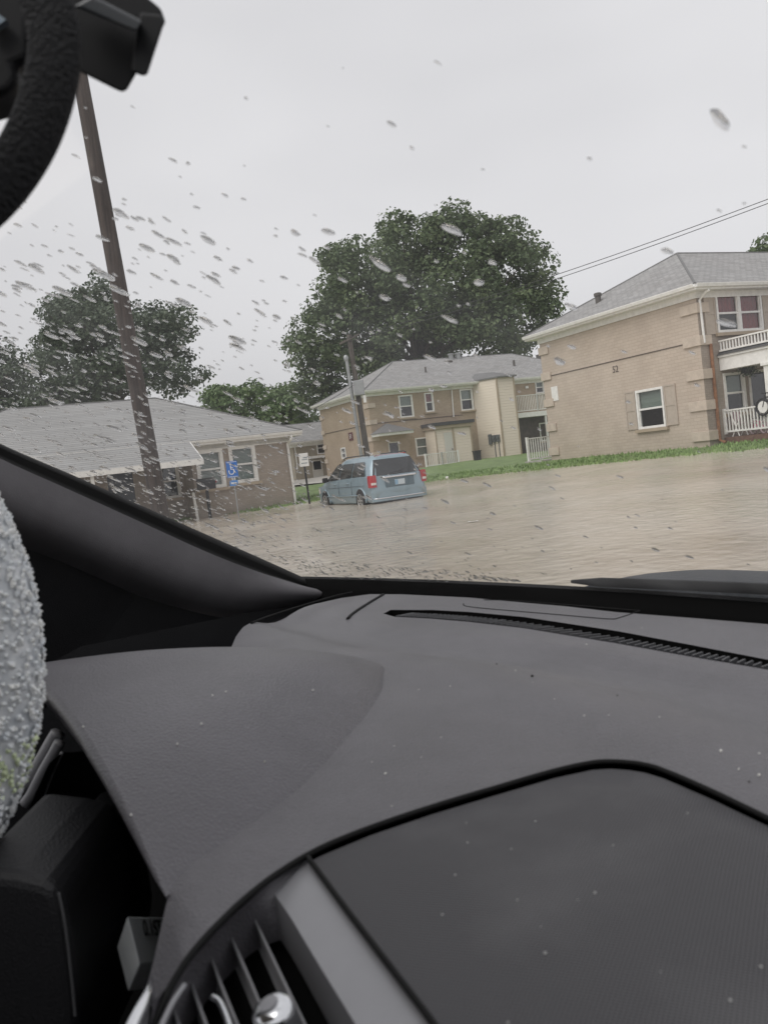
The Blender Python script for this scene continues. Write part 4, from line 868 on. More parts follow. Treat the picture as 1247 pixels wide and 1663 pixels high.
# ---------------------------------------------------------------- the car the picture is taken from
CAR = -R(60)
car = empty('car', Vector((0, 0, 0)), CAR, 'car we look out of: dark grey dashboard, wet windshield and left pillar', 'car')
LV = Vector((-math.cos(R(60)), math.sin(R(60)), 0)); HV = Vector((math.sin(R(60)), math.cos(R(60)), 0))
def pz(x, y, z):
    """car-local point on the level plane z (measured from the eye) under a picture point"""
    d = ray(x, y); q = d*(z/d.z); return Vector((-q.dot(LV), q.dot(HV), EYE.z+z))
def pY(x, y, Y):
    d = ray(x, y); q = d*(Y/d.y); return Vector((-q.dot(LV), q.dot(HV), EYE.z+q.z))
def loc(l, h, z): return Vector((-l, h, EYE.z+z))
ZD = -.17
DV = Vector((-.866, .5, 0))                     # level direction straight away from the eye, car-local
def plastic(name, col, rough, bs, strength, spec=.4):
    mt = mat(name, col, rough, spec=spec); nt, p = nodes(mt); tc = nt.nodes.new('ShaderNodeTexCoord')
    v = nt.nodes.new('ShaderNodeTexVoronoi'); v.inputs['Scale'].default_value = bs; v.feature = 'F1'; nt.links.new(tc.outputs['Object'], v.inputs['Vector'])
    n = nt.nodes.new('ShaderNodeTexNoise'); n.inputs['Scale'].default_value = bs*.6; n.inputs['Detail'].default_value = 3; nt.links.new(tc.outputs['Object'], n.inputs['Vector'])
    b = nt.nodes.new('ShaderNodeBump'); b.inputs['Strength'].default_value = strength; b.inputs['Distance'].default_value = .0006
    nt.links.new(math_node(nt, 'ADD', v.outputs['Distance'], math_node(nt, 'MULTIPLY', n.outputs[0], .8)), b.inputs['Height']); nt.links.new(b.outputs[0], p.inputs['Normal'])
    n2 = nt.nodes.new('ShaderNodeTexNoise'); n2.inputs['Scale'].default_value = 7; n2.inputs['Detail'].default_value = 6; n2.inputs['Roughness'].default_value = .7; nt.links.new(tc.outputs['Object'], n2.inputs['Vector'])
    r = nt.nodes.new('ShaderNodeValToRGB'); r.color_ramp.elements[0].position = .35; r.color_ramp.elements[0].color = tuple(c*.86 for c in col[:3])+(1,)
    r.color_ramp.elements[1].position = .72; r.color_ramp.elements[1].color = tuple(c*1.18 for c in col[:3])+(1,); nt.links.new(n2.outputs[0], r.inputs[0]); nt.links.new(r.outputs[0], p.inputs['Base Color'])
    return mt
M_DASH = plastic('dash_plastic', (.113, .109, .119, 1), .34, 900, .55)
M_HOODP = plastic('visor_plastic', (.106, .102, .113, 1), .34, 620, .8)
M_PILLAR = plastic('pillar_plastic', (.15, .145, .154, 1), .75, 900, .3, .25)
M_DARKP = plastic('dark_plastic', (.018, .018, .02, 1), .5, 800, .4)
M_RUB = mat('black_rubber', (.006, .006, .006, 1), .7, spec=.2)
M_VOID = mat('matte_black', (.004, .004, .004, 1), .95, spec=.1)
M_SATIN = mat('satin_grey_trim', (.27, .27, .285, 1), .38, metal=.1, var=.05, vscale=20)

def interp(pts, x):
    pts = sorted(pts)
    if x <= pts[0][0]: return pts[0][1]
    for (a, b), (c, d) in zip(pts, pts[1:]):
        if x <= c: return b+(d-b)*(x-a)/(c-a)
    return pts[-1][1]
def spline(pts, n=6):
    """Catmull-Rom through points"""
    pts = [Vector(p) for p in pts]; out = []
    for i in range(len(pts)-1):
        p0, p1, p2, p3 = pts[max(i-1, 0)], pts[i], pts[i+1], pts[min(i+2, len(pts)-1)]
        for k in range(n):
            t = k/n; out.append(.5*((2*p1)+(p2-p0)*t+(2*p0-5*p1+4*p2-p3)*t*t+(3*p1-p0-3*p2+p3)*t*t*t))
    return out+[pts[-1]]
# --- windshield: curved base line, raked 30 degrees, narrowing to the header
LC = .30
def g_base(l): return .69-.125*((l-LC)/.944)**2
def g_pt(u, t, lift=0):
    l0 = LC+.944*u; h0 = g_base(l0)
    k = t; l = LC+(l0-LC)*(1-.193*k); h = h0+k*((-.153+.10*(1-u*u))-h0+0*u); z = ZD+k*(.41+.03*(1-u*u)) + .022*math.sin(math.pi*min(k, 1))
    P = loc(l, h, z)
    if lift: P = P + Vector((0, .52, .85))*lift
    return P
mb = MB(); mb.loft([[g_pt(-1.06+2.26*i/40, j/24*1.22) for i in range(41)] for j in range(25)])
def wet_glass():
    mt = bpy.data.materials.new('wet_glass'); mt.use_nodes = True; nt = mt.node_tree; nt.nodes.clear()
    o = nt.nodes.new('ShaderNodeOutputMaterial'); t = nt.nodes.new('ShaderNodeBsdfTransparent'); t.inputs[0].default_value = (.965, .967, .966, 1)
    g = nt.nodes.new('ShaderNodeBsdfGlossy'); g.inputs['Roughness'].default_value = .05
    lw = nt.nodes.new('ShaderNodeLayerWeight'); fac = math_node(nt, 'ADD', .02, math_node(nt, 'MULTIPLY', .9, math_node(nt, 'POWER', lw.outputs['Facing'], 5.0)))
    m1 = nt.nodes.new('ShaderNodeMixShader'); nt.links.new(fac, m1.inputs[0]); nt.links.new(t.outputs[0], m1.inputs[1]); nt.links.new(g.outputs[0], m1.inputs[2])
    tr = nt.nodes.new('ShaderNodeBsdfTranslucent'); tr.inputs[0].default_value = (.91, .91, .92, 1)      # thin scattering film of water and dirt
    tc = nt.nodes.new('ShaderNodeTexCoord'); mp = nt.nodes.new('ShaderNodeMapping'); mp.inputs['Scale'].default_value = (14, 5, 5); nt.links.new(tc.outputs['Object'], mp.inputs[0])
    n = nt.nodes.new('ShaderNodeTexNoise'); n.inputs['Scale'].default_value = 1; n.inputs['Detail'].default_value = 5; nt.links.new(mp.outputs[0], n.inputs['Vector'])
    r = nt.nodes.new('ShaderNodeMapRange'); r.inputs[1].default_value = .3; r.inputs[2].default_value = .7; r.inputs[3].default_value = .02; r.inputs[4].default_value = .055; nt.links.new(n.outputs[0], r.inputs[0])
    m2 = nt.nodes.new('ShaderNodeMixShader'); nt.links.new(r.outputs[0], m2.inputs[0]); nt.links.new(m1.outputs[0], m2.inputs[1]); nt.links.new(tr.outputs[0], m2.inputs[2]); nt.links.new(m2.outputs[0], o.inputs[0])
    return mt
ws = mb.build('windshield', wet_glass(), car, True)
# black shelf and edge band under and around the glass
mb = MB(); us = [-1.02+2.04*i/60 for i in range(61)]
mb.loft([[g_pt(u, 0)+Vector((0, .004, .003)) for u in us], [g_pt(u, 0)+Vector((0, -.02, -.012)) for u in us], [g_pt(u, 0)+Vector((0, -.03, -.07)) for u in us], [g_pt(u, 0)+Vector((0, -.16, -.075)) for u in us]])
mb.build('cowl_shelf', M_VOID, car, True)
# --- dashboard top
def P2(v): return (v.x, v.y)
far_px = [(430, 1004), (480, 990), (555, 968), (600, 962), (650, 962), (760, 967), (850, 975), (920, 981), (1000, 990), (1120, 999), (1247, 1009), (1420, 1026)]
far = [P2(pz(x, y, ZD)) for x, y in [(340, 1110), (362, 1078), (374, 1056), (384, 1038), (396, 1024), (412, 1013), (432, 1004), (470, 990), (510, 978)]+far_px[2:]]
lastx = far[-1][0]; far += [(-.2, .63), (.05, .60), (.35, .55), (.60, .45)]
far = [q for i, q in enumerate(far)]
gap_px = [(1560, 1480), (1247, 1330), (1150, 1284), (1075, 1252), (1045, 1243), (1020, 1239), (990, 1237), (960, 1239), (900, 1252), (800, 1281), (700, 1311), (600, 1345), (520, 1378), (455, 1416), (400, 1458), (350, 1506), (300, 1560), (250, 1618), (212, 1668), (170, 1730)]
gap = [P2(pz(x, y, ZD)) for x, y in gap_px]
cav_px = [(120, 1760), (185, 1663), (205, 1600), (228, 1545), (250, 1495), (266, 1457)]
cav = [P2(pz(x, y, ZD)) for x, y in cav_px]
outline = far + [(.60, .18)] + gap + cav + [P2(pz(276, 1440, ZD)), (-.40, .10), (-.42, .115), (-.70, .115), (-.80, .115)]
slot_t = [(622, 993), (634, 987), (700, 987), (760, 990), (850, 998), (1000, 1020), (1120, 1042), (1247, 1066), (1420, 1102)]
slot_b = [(1420, 1122), (1247, 1082), (1120, 1061), (1000, 1040), (850, 1016), (760, 1006), (700, 1001), (640, 998)]
slot = [P2(pz(x, y, ZD)) for x, y in slot_t+slot_b]
hc = [(-.72, .35), (-.687, .362), (-.566, .387), (-.413, .398), (-.292, .383), (-.1, .37), (.6, .3)]
def seg_dist(px, py, pts):
    best = 9
    for (ax, ay), (bx, by) in zip(pts, pts[1:]):
        dx, dy = bx-ax, by-ay; t = max(0, min(1, ((px-ax)*dx+(py-ay)*dy)/(dx*dx+dy*dy+1e-12))); best = min(best, math.hypot(px-ax-t*dx, py-ay-t*dy))
    return best
cav_line = cav
def dash_z(x, y):
    h = interp(hc, x); z = EYE.z+ZD
    z -= .0085*smooth(-.002, .045, y-h) - .006*smooth(.055, .10, y-h)
    z += .004*smooth(.06, 0, abs(y-h+.02)) * 1.0
    d = seg_dist(x, y, cav_line)
    z -= .016*(1-smooth(0, .03, d))**2*smooth(.095, .055, y)
    z -= .006*smooth(.03, .0, seg_dist(x, y, far[2:-4]))*0
    return z
dash = clip_mesh('dashboard', [outline, slot], .011, dash_z, M_DASH, car)
# apron that closes the dash down to the firewall (driver side and centre)
mb = MB(); rim = [Vector((x, y, dash_z(x, y))) for x, y in cav]
mb.loft([rim, [p+Vector((-.012, -.004, -.03)) for p in rim], [p+Vector((-.01, .0, -.16)) for p in rim]]); mb.build('dash_side', M_DASH, car, True)
mb = MB(); rim = [Vector((x, y, dash_z(x, y))) for x, y in far[:11]]; mb.loft([rim, [p+Vector((-.004, 0, -.006)) for p in rim], [p+Vector((-.006, 0, -.25)) for p in rim]]); mb.build('dash_end', M_DARKP, car, True)
# defrost slot: walls, floor, and the row of fins
sl3 = [Vector((x, y, dash_z(x, y))) for x, y in slot]
mb = MB(); mb.loft([[p for p in sl3+sl3[:1]], [p-Vector((0, 0, .03)) for p in sl3+sl3[:1]]]); mb.quad(*[p-Vector((0, 0, .03)) for p in sl3])
dv_ = mb.build('defrost_vent', M_VOID, dash)
mb = MB(); nb = len(slot_b); tp = [Vector((x, y, dash_z(x, y))) for x, y in slot][:len(slot_t)][2:]; bt = [Vector((x, y, dash_z(x, y))) for x, y in slot][len(slot_t):][::-1]
A_, B_ = spline(bt, 10), spline(tp, 10)
for i in range(0, 70):
    s = i/69; a = A_[int(s*(len(A_)-1))]; b = B_[int(s*(len(B_)-1))]; d = (b-a); n_ = Vector((d.y, -d.x, 0)).normalized()
    mb.obox(a+d*.04-Vector((0, 0, .007)), d*.45, n_*.0016, Vector((0, 0, .008)))
mb.build('vent_fins', mat('fin_grey', (.07, .07, .075, 1), .5), dash)
MB().tube([a+(b-a)*.42-Vector((0, 0, .006)) for a, b in zip(A_[::2], B_[::2])], .0015, 5).build('fin_bar', M_DARKP, dash)
def seam(px, r=.0011, m=None, name='seam', lift=0):
    pts = []
    for x, y in px:
        p = pz(x, y, ZD); pts.append(p)
    pts = spline(pts, 6); pts = [Vector((p.x, p.y, dash_z(p.x, p.y)+lift)) for p in pts]
    return MB().tube(pts, r, 6).build(name, m or M_RUB, dash, True)
seam([(564, 1001), (578, 990), (600, 976), (622, 963)], .0022)
seam([(752, 977), (756, 981), (790, 985), (900, 994), (985, 1001), (1005, 999), (1038, 988)], .0007)
seam([(785, 971), (830, 972), (900, 977), (1038, 988)], .0007)
seam([(1560, 1480)]+gap_px[1:-1], .0014, name='gap_line')  # black tube along the module gap, the gap's shade put into its colour
# --- speaker grille panel
M_GRILLE = mat('speaker_mesh', (.06, .06, .064, 1), .55, spec=.35); nt, p = nodes(M_GRILLE)
tc = nt.nodes.new('ShaderNodeTexCoord'); mpn = nt.nodes.new('ShaderNodeMapping'); mpn.inputs['Rotation'].default_value = (0, 0, R(12)); nt.links.new(tc.outputs['Object'], mpn.inputs[0])
sp = nt.nodes.new('ShaderNodeSeparateXYZ'); nt.links.new(mpn.outputs[0], sp.inputs[0])
kk = math.tau/.0021
hgt = math_node(nt, 'MULTIPLY', math_node(nt, 'SINE', math_node(nt, 'MULTIPLY', sp.outputs[0], kk)), math_node(nt, 'SINE', math_node(nt, 'MULTIPLY', sp.outputs[1], kk)))
b = nt.nodes.new('ShaderNodeBump'); b.inputs['Strength'].default_value = .5; b.inputs['Distance'].default_value = .0005; nt.links.new(hgt, b.inputs['Height']); nt.links.new(b.outputs[0], p.inputs['Normal'])
r = nt.nodes.new('ShaderNodeValToRGB'); r.color_ramp.elements[0].position = .0; r.color_ramp.elements[0].color = (.078, .076, .082, 1); r.color_ramp.elements[1].position = .7; r.color_ramp.elements[1].color = (.02, .02, .022, 1)
nt.links.new(hgt, r.inputs[0])
dn = nt.nodes.new('ShaderNodeTexNoise'); dn.inputs['Scale'].default_value = 18; dn.inputs['Detail'].default_value = 5; nt.links.new(tc.outputs['Object'], dn.inputs['Vector'])
r2 = nt.nodes.new('ShaderNodeValToRGB'); r2.color_ramp.elements[0].position = .5; r2.color_ramp.elements[0].color = (0, 0, 0, 1); r2.color_ramp.elements[1].position = .8; r2.color_ramp.elements[1].color = (.03, .03, .03, 1); nt.links.new(dn.outputs[0], r2.inputs[0])
ad = nt.nodes.new('ShaderNodeMixRGB'); ad.blend_type = 'ADD'; ad.inputs[0].default_value = 1; nt.links.new(r.outputs[0], ad.inputs[1]); nt.links.new(r2.outputs[0], ad.inputs[2]); nt.links.new(ad.outputs[0], p.inputs['Base Color'])
gr_px = [(1560, 1487), (1247, 1337), (1150, 1291), (1075, 1259), (1045, 1250), (1020, 1246), (990, 1244), (960, 1246), (900, 1259), (800, 1288), (700, 1318), (600, 1352), (520, 1385), (503, 1394), (560, 1470), (640, 1575), (705, 1660), (775, 1760), (950, 1990), (1560, 1990)]
grl = [P2(pz(x, y, ZD)) for x, y in gr_px]
clip_mesh('speaker_grille', [grl], .02, lambda x, y: EYE.z+ZD-.0015+.004*smooth(.0, .05, seg_dist(x, y, grl+grl[:1])), M_GRILLE, car)
ed = [pz(x, y, ZD) for x, y in [(500, 1392), (560, 1473), (640, 1578), (702, 1660), (772, 1762)]]
MB().tube(spline(ed, 6), .0013, 6).build('grille_edge', M_RUB, car, True)
MB().loft([[pz(x, y, ZD-.034) for x, y in ((100, 2100), (300, 1500), (560, 1320), (960, 1200))], [pz(x, y, ZD-.034) for x, y in ((1900, 2100), (1800, 1900), (1700, 1500), (1600, 1400))]]).build('light_leak_tray', M_VOID, car)  # black sheet added below the module to stop light leaking through the gap
# --- centre vent: bezel, dark well, slats, knob, silver trims
ZB = ZD-.003
bez = [(496, 1395), (540, 1452), (620, 1558), (698, 1660), (768, 1762)]; bez_in = [(446, 1453), (470, 1487), (520, 1570), (577, 1663), (636, 1762)]
top_out = [(496, 1395), (450, 1424), (400, 1467), (355, 1510), (300, 1572), (255, 1622), (218, 1668), (176, 1735)]
top_in = [(446, 1453), (425, 1460), (398, 1474), (368, 1500), (330, 1538), (292, 1588), (262, 1632), (215, 1710)]
mb = MB()
mb.loft([spline([pz(x, y, ZB) for x, y in bez], 5), spline([pz(x, y, ZB-.001) for x, y in [(480, 1415), (512, 1475), (585, 1580), (655, 1672), (720, 1770)]], 5), spline([pz(x, y, ZB-.004) for x, y in bez_in], 5)])
mb.loft([spline([pz(x, y, ZB-.004) for x, y in bez_in], 5), [q-Vector((0, 0, .02)) for q in spline([pz(x, y, ZB-.004) for x, y in bez_in], 5)]])
vent = empty('air_vent', Vector((0, 0, 0))); vent.parent = car
mb.build('bezel', M_SATIN, vent, True)
mb = MB(); mb.loft([spline([pz(x, y, ZB) for x, y in top_out], 5), spline([pz(x, y, ZB-.004) for x, y in top_in], 5), [q-Vector((0, 0, .02)) for q in spline([pz(x, y, ZB-.004) for x, y in top_in], 5)]])
mb.build('bezel', M_DASH, vent, True)
MB().loft([[pz(x, y, ZB-.030) for x, y in [(120, 1900), (262, 1632), (398, 1474), (446, 1440)]], [pz(x, y, ZB-.030) for x, y in [(700, 1900), (660, 1760), (577, 1600), (500, 1440)]]]).build('vent_well', M_VOID, vent)
for px in ([(408, 1483), (450, 1573), (493, 1663), (545, 1770)], [(371, 1514), (400, 1580), (425, 1640), (470, 1750)], [(339, 1546), (355, 1590), (369, 1626), (415, 1740)], [(306, 1584), (320, 1625), (335, 1666), (370, 1760)], [(279, 1628), (290, 1665), (318, 1750)]):
    t = spline([pz(x, y, ZB-.012) for x, y in px], 5); mb = MB()
    d = Vector((-.6, .25, 0)).normalized()
    mb.loft([[q-d*.0014 for q in t], [q+d*.0022+Vector((0, 0, .001)) for q in t], [q+d*.0026-Vector((0, 0, .001)) for q in t], [q+d*.004-Vector((0, 0, .014)) for q in t], [q+d*.002-Vector((0, 0, .014)) for q in t]])
    mb.build('slat', mat('slat_grey', (.24, .24, .25, 1), .4), vent, True)
k = pz(448, 1652, ZB-.004); kn = MB().lathe([(-.012, .0062), (.0, .0072), (.004, .0066), (.0052, .0045), (.0055, .001)], k, (0, -.35, 1), 22).build('knob', M_CHROME, vent, smooth=60)
MB().lathe([(.0045, .0035), (.0062, .0032), (.0064, .001)], k, (0, -.35, 1), 18).build('knob_cap', M_SATIN, kn, smooth=60)
MB().tube(spline([pz(x, y, ZB-.006) for x, y in [(345, 1619), (356, 1626), (366, 1645), (378, 1680), (392, 1720)]], 5), .0012, 6).build('thumb_lever', M_CHROME, vent, True)
sv = MB(); a = [pz(x, y, ZB+.003) for x, y in [(249, 1592), (238, 1612), (214, 1645), (190, 1690), (150, 1760)]]; b = [pz(x, y, ZB+.001) for x, y in [(250, 1596), (248, 1620), (232, 1658), (214, 1700), (180, 1770)]]
sv.loft([spline(a, 5), [p.lerp(q, .5)+Vector((0, 0, .0035)) for p, q in zip(spline(a, 5), spline(b, 5))], spline(b, 5), [q-Vector((0, 0, .01)) for q in spline(b, 5)]]); sv.build('trim_strip', M_CHROME, car, True)
MB().tube(spline([pz(x, y, ZB-.002) for x, y in [(300, 1600), (280, 1630), (262, 1668), (230, 1740)]], 5), .0011, 6).build('chrome_edge', M_SATIN, vent, True)
# --- instrument visor: an arched hood over the gauges
HC = .63; H0, H1 = .082, .345
nb_ = [(.075, .362), (.082, .364), (.103, .38), (.169, .42), (.215, .462), (.267, .515), (.30, .553), (.326, .592), (.338, .606), (.345, .626)]
def hood_pt(s, t, dz=0, dh=0):
    h = H0+(H1-H0)*s; n_ = interp(nb_, h); f = 2*HC-n_
    q = 2*t-1; l = n_+(f-n_)*t; A = .046*(1-s**2.2)**.8 + .002
    lipb = .012*(1-abs(q)**2)*(s < .0001)
    return loc(l, h+dh-.0*(1-q*q), ZD-.002+A*(1-abs(q)**2.8)+dz)
NS, NT = 26, 44
rows = [[hood_pt(i/NS, j/NT) for j in range(NT+1)] for i in range(NS+1)]
mb = MB(); mb.loft(rows); visor = mb.build('instrument_visor', M_HOODP, car, True)
lip = rows[0]
lk = [min(1, (math.sin(math.pi*j/NT)*1.6)**.6)+.05 for j in range(NT+1)]
def off(y, z): return [p+Vector((0, y*k, z*k)) for p, k in zip(lip, lk)]
mb = MB(); o1, o2, o3, o4 = off(-.0035, -.0015), off(-.004, -.006), off(.001, -.019), off(.012, -.022)
mb.loft([lip, o1, o2, o3, o4]); mb.build('visor_lip', M_HOODP, visor, True)
o5 = [Vector((-HC+(p.x+HC)*.7, p.y+.15, p.z-.07)) for p in lip]; mb = MB(); mb.loft([o4, o5]); mb.build('visor_underside', M_DARKP, visor, True)
# gauge panel under the visor, silver gauge rims, binnacle walls
mb = MB(); mb.loft([[loc(l, .24, ZD-.01) for l in (.38, .96)], [loc(l, .20, ZD-.20) for l in (.38, .96)], [loc(l, .10, ZD-.24) for l in (.38, .96)], [loc(l, .02, ZD-.5) for l in (.34, .96)]]); mb.build('instrument_panel', M_VOID, car)
MB().tube(spline([pY(x, y, .62) for x, y in [(95, 1190), (82, 1212), (66, 1240), (48, 1268), (22, 1284), (-30, 1290)]], 5), [.0055]*26, 8).build('gauge_rim', M_SATIN, car, True)
MB().tube(spline([pY(x, y, .60) for x, y in [(98, 1205), (84, 1230), (66, 1262), (52, 1290), (40, 1306)]], 5), .004, 8).build('gauge_rim', M_SATIN, car, True)
mb = MB(); a = [pY(x, y, .56) for x, y in [(102, 1222), (85, 1258), (70, 1300), (62, 1345), (66, 1388), (80, 1420)]]; b = [pY(x, y, .52) for x, y in [(80, 1240), (58, 1290), (38, 1340), (18, 1400), (-10, 1470), (-40, 1500)]]; c = [q+Vector((.03, .12, -.02)) for q in a]
mb.loft([spline(b, 5), spline(a, 5), spline(c, 5)]); mb.build('cluster_surround', M_DARKP, car, True)
MB().tube(spline(a, 5), .0012, 6).build('surround_edge', M_SATIN, car, True)
# steering column cover and stalk housing, lower left
def slab(name, px, Y, ext, m, bev):
    o = MB().prism([pY(x, y, Y) for x, y in px], ext).build(name, m, car, bevel=bev); return o
slab('column_cover', [(-60, 1412), (30, 1422), (72, 1432), (92, 1444), (104, 1480), (116, 1560), (124, 1640), (122, 1760), (-60, 1760)], .40, DV*.1, M_DARKP, .006)
slab('stalk_housing', [(52, 1432), (66, 1402), (82, 1395), (112, 1400), (130, 1414), (146, 1450), (160, 1520), (172, 1600), (166, 1660), (150, 1760), (60, 1760)], .46, DV*.1, M_DARKP, .006)
MB().tube(spline([pY(x, y, .398) for x, y in [(96, 1450), (106, 1500), (116, 1580), (123, 1650)]], 5), .0007, 5).build('seam', mat('edge_pale_grey', (.12, .12, .125, 1), .5), car)  # paler grey line along the edge of the column cover
# --- steering wheel with a sparkly beaded cover, far left
W0 = pY(-60, 1010, .46)
wc = None
Yw = .43
p_top, p_mid, p_bot = pY(-80, 806, Yw), pY(-4, 1000, Yw), pY(-70, 1352, Yw)
# circle through the visible arc, lying in the wheel plane (tilted back)
a_, b_, c_ = p_top, p_mid, p_bot
nrm = (b_-a_).cross(c_-a_).normalized()
def circum(a, b, c):
    ab, ac = b-a, c-a; n = ab.cross(ac); return a + (n.cross(ab)*ac.length_squared+ac.cross(n)*ab.length_squared)/(2*n.length_squared)
cc = circum(a_, b_, c_); rad = (a_-cc).length
wheel = empty('steering_wheel', cc); wheel.parent = car
e1 = (b_-cc).normalized(); e2 = nrm.cross(e1).normalized()
mb = MB(); core = [e1*rad*math.cos(math.tau*i/72)+e2*rad*math.sin(math.tau*i/72) for i in range(72)]
mb.tube(core, .0185, 14, closed=True); mb.build('rim', mat('cover_cloth', (.76, .82, .88, 1), .9, var=.3, vscale=60), wheel, True)
M_BEAD = mat('beads', (.78, .83, .88, 1), .4, spec=.6, var=.15, vscale=160, detail=2, col2=(.82, .82, .79, 1))
M_BEADG = mat('green_beads', (.58, .66, .42, 1), .35, spec=.6, var=.3, vscale=160)
mb, mg = MB(), MB(); rnd = random.Random(5)
for i in range(560):
    A = math.tau*i/560
    for j in range(26):
        if rnd.random() < .04: continue
        B = math.tau*(j+.5*(i % 2))/26+rnd.uniform(-.2, .2); A2 = A+rnd.uniform(-.008, .008)
        er = e1*math.cos(A2)+e2*math.sin(A2); c = er*rad+(er*math.cos(B)+nrm*math.sin(B))*.0195; n_ = (er*math.cos(B)+nrm*math.sin(B)); t = n_.orthogonal().normalized(); q = n_.cross(t); s = rnd.uniform(.0009, .0024)
        deg = math.degrees(math.atan2((c+cc-cc).dot(e2), c.dot(e1)))
        M_ = mg if (abs(deg) < 90 and (c+cc).z < pY(0, 1205, Yw).z and (c+cc).z > pY(0, 1285, Yw).z and rnd.random() < .6) else mb
        b = len(M_.v); M_.v += [tuple(c+n_*s*.9), tuple(c+t*s), tuple(c+q*s), tuple(c-t*s), tuple(c-q*s)]; M_.f += [(b, b+1, b+2), (b, b+2, b+3), (b, b+3, b+4), (b, b+4, b+1)]
mb.build('beads', M_BEAD, wheel, recalc=False)
mg.build('green_beads', M_BEADG, wheel, recalc=False)
hub = MB(); hub.lathe([(-.05, .05), (-.01, .085), (.02, .09), (.03, .05)], (0, 0, 0), nrm, 24)
hub.build('hub', M_DARKP, wheel, smooth=50)
for an in (R(150), R(180), R(270), R(215)): 
    d = e1*math.cos(an)+e2*math.sin(an); MB().tube([d*.07, d*(rad-.01)], [.02, .013], 8).build('spoke', M_DARKP, wheel, True)
# light trim seen between wheel and visor
MB().prism([pY(x, y, .78) for x, y in [(20, 1146), (62, 1142), (66, 1156), (20, 1160)]], DV*.02).build('door_trim', M_SATIN, car)
# --- left windshield pillar trim and door
edge_px_ = [(-140, 652), (0, 722), (120, 774), (250, 832), (340, 872), (420, 907), (505, 943)]
Yt = [(-140, 1.0), (0, 1.05), (250, 1.19), (420, 1.30), (505, 1.36), (570, 1.34)]
def row(px, dY): return spline([pY(x, y, interp(Yt, x)+dY) for x, y in px], 6)
r0 = row([(-140, 650), (0, 720), (120, 772), (250, 830), (340, 870), (420, 905), (500, 941)], .012)
r1 = row([(-140, 656), (0, 727), (120, 780), (250, 839), (340, 880), (420, 915), (497, 949)], -.012)
r2 = row([(-140, 664), (0, 737), (118, 790), (247, 848), (336, 889), (415, 922), (497, 952)], -.010)
r3 = row([(-140, 672), (0, 744), (117, 797), (245, 855), (333, 895), (412, 926), (500, 954)], -.026)
r4 = row([(-140, 720), (0, 792), (112, 842), (235, 895), (322, 930), (405, 950), (548, 962)], -.040)
r5 = row([(-140, 770), (0, 836), (105, 880), (225, 930), (310, 962), (395, 978), (530, 973)], -.036)
r6 = row([(-140, 800), (0, 862), (100, 905), (215, 955), (300, 988), (385, 1004), (505, 986)], .005)
r7 = row([(-140, 900), (0, 950), (95, 990), (205, 1035), (290, 1060), (375, 1060), (430, 1040)], .16)
r8 = row([(-140, 1100), (0, 1150), (95, 1180), (205, 1200), (290, 1190), (375, 1150), (430, 1100)], .22)
mb = MB(); mb.loft([r3, r4, r5, r6, r7, r8]); mb.build('pillar_trim', M_PILLAR, car, True, sub=1)
mb = MB(); mb.loft([[p+Vector((-.22, .02, -.09)) for p in r0], [p+Vector((-.04, .0, -.015)) for p in r0], r0, r1, r2, r3]); mb.build('pillar_seal_and_baffle', M_RUB, car, True)  # seal, plus unseen outer strip added to blacken what the glass reflects
# seam where the pillar trim meets the dash
MB().tube(spline([pz(x, y, ZD+.004) for x, y in [(408, 1012), (440, 1000), (490, 984), (545, 968), (572, 962)]], 6), .0013, 6).build('seam', M_RUB, dash, True)
# --- cabin shell round the camera: headliner, doors, rear, floor, firewall
M_LINER = mat('headliner', (.33, .32, .31, 1), .9)
mb = MB(); mb.loft([[g_pt(u, 1.2)+Vector((0, dy, dz)) for u in [i/8 for i in range(-8, 9)]] for dy, dz in ((0, 0), (-.08, .03), (-1.0, .09), (-2.3, .02))]); mb.build('headliner', M_LINER, car, True)
for s, l in ((1, 1.22), (-1, -.62)):
    mb = MB(); mb.loft([[loc(l, h, z) for h in (.56, .2, -.9, -2.4)] for z in (-1.25, -.6, -.02 if s < 0 else -.2)]); mb.build('door_panel', M_DARKP, car)  # right one carried higher to cut the light in the cabin
    mb = MB(); mb.loft([[loc(l-.16*s, h, .26), loc(l, h, -.2)] for h in (-.95, -1.1)]); mb.build('side_post', M_LINER, car)
mb = MB(); mb.loft([[loc(l, -2.4, z) for l in (1.22, -.62)] for z in (-1.25, .05)]); mb.build('rear_panel', M_DARKP, car)  # unseen, carried up over the rear window to dim the cabin
MB().loft([[loc(l, h, -1.25) for l in (1.22, -.62)] for h in (.56, -2.4)]).build('cabin_floor', M_VOID, car)
MB().loft([[loc(l, .53, z) for l in (1.24, -.64)] for z in (-1.25, -.24)]).build('firewall', M_VOID, car)
for l in (.75, -.15):
    sb = MB(); sb.loft([[loc(l+sx*.24, h, z) for sx in (-1, -.6, .6, 1)] for h, z in ((-.45, -.75), (-.95, -.72), (-1.1, -.2), (-1.15, .0), (-1.25, .0), (-1.2, -.75))], cap=False); sb.build('seat', M_DARKP, car, True)
MB().loft([[loc(1.244-.253*(.565-h)+.01, h, -.17+.573*(.565-h)-.035) for h in (.56, .35, .15, -.02)], [loc(1.24, h, -.29) for h in (.56, .35, .15, -.02)]]).build('door_light_block', M_DARKP, car)  # unseen sheet added behind the pillar to block light from the left window
